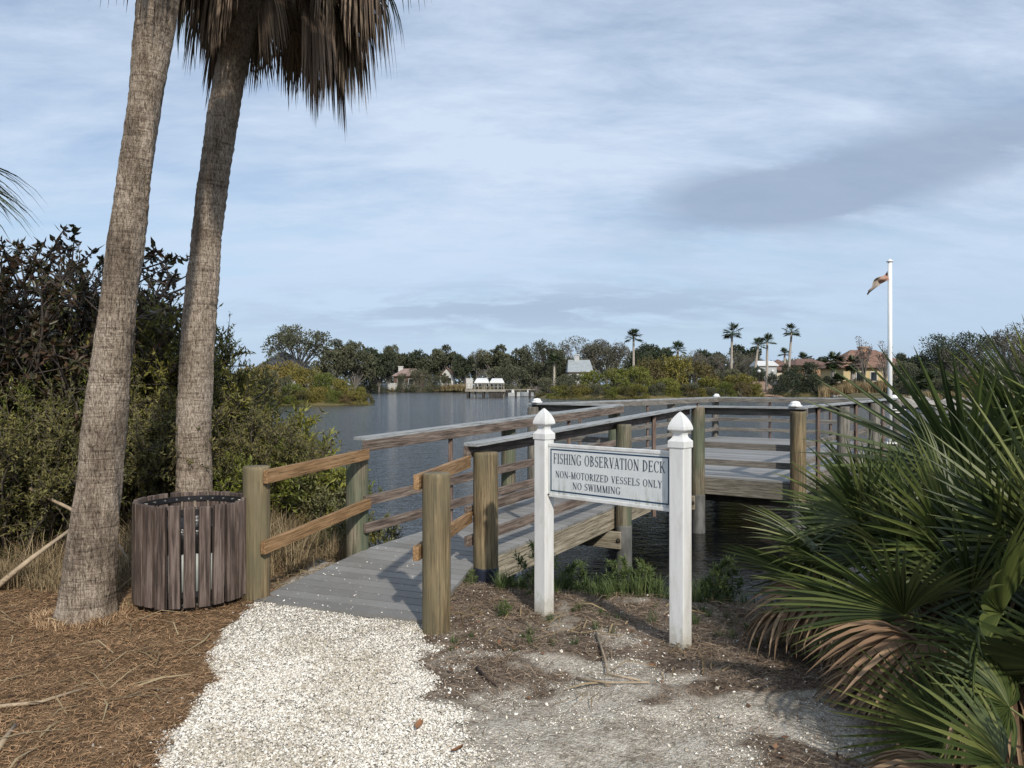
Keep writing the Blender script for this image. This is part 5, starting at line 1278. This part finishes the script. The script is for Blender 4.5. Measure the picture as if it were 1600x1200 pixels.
def rocks(n, f):
    for i in range(n):
        x, y, z, s = f(); v_ = []
        bm = bmesh.new(); bmesh.ops.create_icosphere(bm, subdivisions=1, radius=s)
        for v in bm.verts:
            k = 1 + .35 * mnoise.noise(v.co * (1.4 / s) + Vector((i, 0, 0))); v_.append((x + v.co.x * k * 1.25, y + v.co.y * k, z + v.co.z * k * .75))
        fs = [[q_.index for q_ in f_.verts] for f_ in bm.faces]; bm.free(); mb.add(v_, fs)
def fr1():
    a = g.uniform(1405, 1660); Y_ = g.uniform(71.5, 76.5) + max(0, (1440 - a)) * .05; return px(a, Y_), Y_, -.55 + (Y_ - 71.5) * .15 + g.uniform(-.1, .1), g.uniform(.18, .42)
rocks(420, fr1)
def fr2():
    a = g.uniform(1290, 1410); Y_ = 142 - (a - 1290) * .42 + g.uniform(-1, 1); return px(a, Y_), Y_, -.4 + g.uniform(-.1, .2), g.uniform(.2, .45)
rocks(110, fr2)
tag(link('riprap', mb.mesh('riprap', 'rock')), 'pale riprap rocks heaped along the right shore', 'rocks', kind='stuff')

# ------------------------------------------------------------------ far buildings
def house(name, label, x0, x1, y, dep, zbase, zeave, zridge, wallm, roofm, hip=.25, over=.5, chim=None, wins=(), gable=False, chm=None):
    t = thing(name, label, 'house', ((x0 + x1) / 2, y + dep / 2, zbase)); w = x1 - x0; h = zeave - zbase
    mb = MB(); mb.boxmm((-w / 2, -dep / 2, 0), (w / 2, dep / 2, h)); link('wall', mb.mesh('wall', wallm), t)
    mb = MB(); a = w / 2 + over; b_ = dep / 2 + over; rz_ = zridge - zbase; e = h - .15
    if gable:   # gable end faces the water
        V = [(-a, -b_, e), (a, -b_, e), (a, b_, e), (-a, b_, e), (0, -b_, rz_), (0, b_, rz_)]; V += [(q_[0], q_[1], q_[2] - .25) for q_ in V]
        mb.add(V, [[0, 4, 5, 3], [1, 2, 5, 4], [6, 9, 11, 10], [7, 10, 11, 8], [0, 6, 10, 4], [4, 10, 7, 1], [0, 3, 9, 6], [1, 7, 8, 2], [3, 5, 11, 9], [5, 2, 8, 11]])
        gm_ = MB(); gm_.add([(-w / 2, -dep / 2 - .003, h - .01), (w / 2, -dep / 2 - .003, h - .01), (0, -dep / 2 - .003, rz_ - .35)], [[0, 1, 2]]); link('gable', gm_.mesh('gable', wallm), t)
    else:
        r_ = a * (1 - hip * 2) if hip < .5 else 0; V = [(-a, -b_, e), (a, -b_, e), (a, b_, e), (-a, b_, e), (-r_, 0, rz_), (r_ + .01, 0, rz_)]
        mb.add(V, [[0, 1, 5, 4], [2, 3, 4, 5], [0, 3, 2, 1]]); mb.f.append(np.array([[1, 2, 5], [3, 0, 4]]))
        ev = MB(); ev.boxmm((-a, -b_, e - .2), (a, b_, e - .004)); 
    ro = link('roof', mb.mesh('roof', roofm), t)
    if not gable: link('eave', ev.mesh('eave', 'trim_brown' if roofm != 'roof_pale' else 'white_paint'), t)
    if chim:
        cx_, cw, cz = chim; mb = MB(); mb.boxmm((cx_ - cw / 2, -cw / 2, h), (cx_ + cw / 2, cw / 2, cz - zbase)); mb.boxmm((cx_ - cw / 2 - .12, -cw / 2 - .12, cz - zbase), (cx_ + cw / 2 + .12, cw / 2 + .12, cz - zbase + .3)); link('chimney', mb.mesh('chimney', chm or wallm), ro)
    for wx, wz, ww, wh in wins:
        fr_ = MB(); fr_.boxmm((wx - ww / 2 - .12, -dep / 2 - .06, wz - .12), (wx + ww / 2 + .12, -dep / 2 - .001, wz + wh + .12)); f_ = link('window', fr_.mesh('window', 'white_paint'), t)
        gl = MB(); gl.boxmm((wx - ww / 2, -dep / 2 - .09, wz), (wx + ww / 2, -dep / 2 - .062, wz + wh)); link('pane', gl.mesh('pane', 'dark_glass'), f_)
    return t
plain('wall_yellow', (.50, .40, .22), .85, .08, .6); plain('wall_orange', (.40, .24, .15), .85, .08, .6); plain('wall_white', (.50, .50, .47), .85, .05, .6)
plain('wall_grey', (.42, .44, .44), .85, .08, .6); plain('wall_cream', (.62, .56, .46), .85, .08, .6)
plain('roof_red', (.20, .115, .08), .9, .3, 1.2, .3); plain('roof_brown', (.15, .085, .065), .9, .25, 1.2); plain('roof_dark', (.055, .06, .07), .8, .15, 1); plain('roof_grey', (.27, .30, .31), .8, .1, 1)
plain('roof_pink', (.24, .17, .15), .9, .15, 1); plain('roof_pale', (.60, .60, .58), .5, .04, .5); plain('trim_brown', (.10, .06, .045), .8, .1, 2); plain('white_paint', (.58, .58, .56), .5, .03, 2)
plain('dark_glass', (.02, .025, .03), .08, .1, 1); plain('dock_wood', (.28, .26, .22), .85, .2, 2); plain('dock_dark', (.05, .045, .04), .9, .2, 2)
house('tiled_house', 'yellow house with a red tile roof and a square chimney, left of the flagpole', px(1318, 160), px(1420, 160), 160, 12, 1.0, 5.6, 9.3, 'wall_yellow', 'roof_red', .32, .8, (-2.0 + 2.0, 1.6, 9.7), [(-3.5, 1.6, 1.2, 1.8), (-.5, 1.6, 1.2, 1.8)], chm='wall_orange')
house('tiled_house', 'low orange-walled house with a brown roof beside the tall palms', px(1246, 175), px(1292, 175), 175, 10, 1.5, 6.5, 7.9, 'wall_orange', 'roof_brown', .3, .7, None, [(-1, 2.6, 1.2, 1.4)])
house('brown_roof_house', 'broad brown hipped roof behind the twin palms', px(1205, 190), px(1247, 190), 190, 10, 1.5, 5.6, 8.3, 'wall_cream', 'roof_brown', .5, .7)
house('flat_roof_house', 'low building with a pale roof behind the twin palms', px(1180, 186), px(1207, 186), 183, 6, 1.5, 6.6, 7.6, 'wall_grey', 'roof_pale', .05, .4)
house('grey_house', 'pale grey house with a square grey chimney above the mangroves', px(889, 195), px(925, 195), 195, 9, 1.2, 5.2, 8.3, 'wall_white', 'roof_grey', .08, .4, (-.6, 1.3, 9.4), [(-1.6, 2.0, 1.2, 1.4), (1.5, 2.0, 1.2, 1.4)], chm='wall_grey')
house('dark_roof_house', 'house with a dark slate roof above the left mangroves', px(402, 135), px(462, 135), 135, 9, .6, 4.8, 7.6, 'wall_white', 'roof_dark', .42, .6, None, [(2.2, 2, 1., 1.3)])
house('gable_house', 'small white gable-fronted house on the far shore', px(688, 278), px(708, 278), 278, 9, 1.2, 5.0, 8.2, 'wall_white', 'roof_brown', gable=True, wins=[(-.9, 1.2, 1.1, 2.0), (1.0, 1.2, 1.1, 2.0)])
house('chimney_house', 'pinkish-roofed house with a white chimney behind the white fence', px(615, 276), px(660, 276), 276, 9, 1.2, 5.2, 7.8, 'trim_brown', 'roof_pink', .3, .6, (-3.2, 1.6, 8.4), [(-2.5, .8, 2.6, 2.4), (1.2, .8, 1.8, 2.0)], chm='wall_white')
# white vinyl fence
xa, xb_ = px(596, 266), px(641, 266); t = thing('white_fence', 'white panel fence along the far shore at the left', 'fence', (xa, 266, gz(xa, 266)))
mb = MB(); n = 26; w = (xb_ - xa) / n
for i in range(n): mb.boxmm((i * w + .02, 0, .1), ((i + 1) * w - .05, .05, 2.2))
link('panel', mb.mesh('panel', 'wall_white'), t); mb = MB()
for i in range(0, n + 1, 4): mb.boxmm((i * w - .08, -.1, -.3), (i * w + .08, -.003, 2.4))
link('fence_posts', mb.mesh('fence_posts', 'wall_grey'), t)
# screened pool cage
xa = px(746, 274); t = thing('pool_cage', 'white-framed screened pool cage behind the boathouse', 'pool cage', (xa, 274, 1.2)); mb = MB(); W_ = 5.4; Hh = 4.2
for i in range(5):
    x_ = i * W_ / 4
    for y_ in (0, 5): mb.boxmm((x_ - .09, y_ - .09, 0), (x_ + .09, y_ + .09, Hh - .9))
for y_ in (0, 5):
    mb.boxmm((.1, y_ - .08, Hh - .9), (W_ - .1, y_ + .08, Hh - .7)); mb.boxmm((.1, y_ - .08, 1.6), (W_ - .1, y_ + .07, 1.75))
    mb.tube([(0, y_, Hh - .8), (1.2, y_, Hh + .1), (W_ / 2, y_, Hh + .45), (W_ - 1.2, y_, Hh + .1), (W_, y_, Hh - .8)], .09, 5)
for x_, z_ in ((1.2, Hh + .1), (W_ / 2, Hh + .45), (W_ - 1.2, Hh + .1)): mb.tube([(x_, 0, z_), (x_, 5, z_)], .08, 5)
link('frame', mb.mesh('frame', 'white_paint'), t); mb = MB(); mb.boxmm((.1, 2.4, 0), (W_ - .1, 2.6, Hh - .9)); link('screen', mb.mesh('screen', 'dark_glass'), t)
# boathouse and dock
Yb = 141.; X_ = lambda a: px(a, Yb)
t = thing('boathouse', 'open boathouse with curved white roof standing on its dock', 'boathouse', (X_(765), Yb + 2, WZ)); bx = lambda a: X_(a) - X_(765)
def zz(yp): return EYE - (yp - CY) / F * Yb - WZ
def vault(xl, xr, zt, ze):
    mb = MB(); w_ = xr - xl; V = []
    prof = [(-2.3, ze), (-1.7, ze + (zt - ze) * .5), (-.8, ze + (zt - ze) * .88), (0, zt), (.8, ze + (zt - ze) * .88), (1.7, ze + (zt - ze) * .5), (2.3, ze)]
    for y_, z_ in prof:
        ins = .5 * (z_ - ze); V += [(xl + ins, y_, z_), (xr - ins, y_, z_), (xl + ins, y_, z_ - .07), (xr - ins, y_, z_ - .07)]
    Fq = []
    for i in range(6):
        o_ = i * 4; Fq += [[o_, o_ + 1, o_ + 5, o_ + 4], [o_ + 2, o_ + 6, o_ + 7, o_ + 3], [o_, o_ + 4, o_ + 6, o_ + 2], [o_ + 1, o_ + 3, o_ + 7, o_ + 5]]
    Fq += [[0, 2, 3, 1], [24, 25, 27, 26]]
    mb.add(V, Fq); return mb
link('roof', vault(bx(741), bx(764.5), zz(590.5), zz(598)).mesh('roof', 'roof_pale'), t); link('roof', vault(bx(765), bx(788), zz(591), zz(598)).mesh('roof', 'roof_pale'), t)
for a in (742, 756, 765, 778, 787):
    for y_ in (-1.9, 1.9):
        mb = MB(); mb.boxmm((bx(a) - .08, y_ - .08, -.8), (bx(a) + .08, y_ + .08, zz(597))); link('pole', mb.mesh('pole', 'dock_wood'), t)
mb = MB(); mb.boxmm((bx(772), -1.0, zz(606)), (bx(784), 1.0, zz(599))); link('boat_lift_hull', mb.mesh('boat_lift_hull', 'wall_white'), t)
t = thing('storage_locker', 'white box-shaped locker left of the boathouse roof', 'locker', (X_(732.5), Yb + 2.5, zz(607) + WZ)); mb = MB(); mb.boxmm((-.65, -.6, .0), (.65, .6, .12)); mb.boxmm((-.60, -.55, .12), (.60, .55, 1.75)); mb.boxmm((-.65, -.6, 1.75), (.65, .6, 1.87)); link('box', mb.mesh('box', 'white_paint'), t)
mb = MB(); mb.boxmm((-.5, -.6, .2), (.5, -.553, 1.65)); link('door', mb.mesh('door', 'wall_white'), t)
t = thing('dock', 'weathered private dock on dark piles under the boathouse', 'dock', (X_(760), Yb, WZ))
cx0 = X_(760); q1 = X_(727) - cx0; q2 = X_(790) - cx0; q3 = X_(850) - cx0; zd = zz(608.5)
mb = MB(); mb.boxmm((q1, -.6, zd - .12), (q2, 4.6, zd)); mb.boxmm((q2 + .003, .5, zd - .12), (q3, 2.0, zd - .004)); link('decking', mb.mesh('decking', 'dock_wood'), t)
mb = MB(); mb.boxmm((q1, -.66, zd - .4), (q2, -.6, zd + .02)); link('fascia_board', mb.mesh('fascia_board', 'dock_wood'), t)
for a in (731, 755, 775, 783, 806, 828):
    for y_ in (-.4, 4.2) if a < 790 else (.7, 1.8):
        mb = MB(); mb.tube([(X_(a) - cx0, y_, -1.5), (X_(a) - cx0, y_, zd - .13)], .2, 8); link('pile', mb.mesh('pile', 'dock_dark'), t)
mb = MB(); mb.boxmm((X_(764) - cx0, -.45, .02), (X_(786) - cx0, -.40, zd - .42)); link('skirt', mb.mesh('skirt', 'dock_dark'), t)
mb = MB()
for a in range(730, 790, 6): mb.boxmm((X_(a) - cx0 - .05, -.55, zd), (X_(a) - cx0 + .05, -.45, zd + 1.0))
mb.boxmm((X_(728) - cx0, -.58, zd + 1.0), (X_(789) - cx0, -.42, zd + 1.06)); mb.boxmm((X_(728) - cx0, -.53, zd + .5), (X_(789) - cx0, -.47, zd + .55)); link('railing', mb.mesh('railing', 'dock_wood'), t)
# boats by the bank
def boat(label, a, yp, Y_, ln, rz):
    x = px(a, Y_); t = thing('small_boat', label, 'boat', (x, Y_, WZ), rz); mb = MB(); V = []; st = [(-.5, .36), (-.2, .42), (.2, .36), (.42, .16), (.5, .02)]
    for s, w in st:
        for k, zk in ((1, .75), (.75, .05), (-.75, .05), (-1, .75)): V.append((s * ln, w * k * ln * .42, zk * (1 + .25 * (s + .5))))
    Fq = [[i * 4 + j, i * 4 + j + 1, (i + 1) * 4 + j + 1, (i + 1) * 4 + j] for i in range(4) for j in range(3)] + [[i * 4 + 3, i * 4, (i + 1) * 4, (i + 1) * 4 + 3] for i in range(4)] + [[0, 3, 2, 1], [16, 17, 18, 19]]
    mb.add(V, Fq); link('hull', mb.mesh('hull', 'wall_grey'), t); mb = MB(); mb.boxmm((-.2 * ln, -.3, .75), (-.02 * ln, .3, 1.5)); link('console', mb.mesh('console', 'white_paint'), t)
    mb = MB(); mb.boxmm((-.6 * ln, -.18, .3), (-.52 * ln, .18, 1.35)); link('outboard_motor', mb.mesh('outboard_motor', 'dock_dark'), t)
boat('small white boat moored just right of the boathouse', 803, 607, 152, 2.6, .3); boat('small white boat moored under the trees near the red-brown bush', 824, 607, 156, 3.0, 2.7)
# lamps
for a, lab in ((1186, 'white globe lamp on the left side of the sandy gap'), (1207, 'white globe lamp on the right side of the sandy gap')):
    Y_ = 146.; x = px(a, Y_); t = thing('globe_lamp', lab, 'lamp', (x, Y_, gz(x, Y_))); zl = EYE - (580 - CY) / F * Y_ - gz(x, Y_)
    mb = MB(); mb.tube([(0, 0, 0), (0, 0, zl)], .06, 8); link('pole', mb.mesh('pole', 'dock_dark'), t)
    bm = bmesh.new(); bmesh.ops.create_uvsphere(bm, u_segments=16, v_segments=10, radius=.33); me = bpy.data.meshes.new('globe'); bm.to_mesh(me); bm.free(); me.materials.append(MATS['white_paint']); link('globe', me, t, (0, 0, zl))
# sandy ramp in the gap
plain('dirt', (.26, .17, .12), .95, .2, .5)
mb = MB(); V = []; 
for i in range(9):
    s = i / 8; y_ = 145 + 30 * s; 
    for a in (-1, -.3, .4, 1): V.append((px(1188, 146) + a * (4.0 - 1.2 * s) + 6 * s, y_, -.5 + 4.4 * s ** .9 + .1 * math.sin(a * 5 + i)))
mb.add(V, [[i * 4 + j, i * 4 + j + 1, i * 4 + j + 5, i * 4 + j + 4] for i in range(8) for j in range(3)])
tag(link('dirt_path', mb.mesh('dirt_path', 'dirt', True)), 'brown dirt track climbing from the water in the gap', 'path', kind='structure')
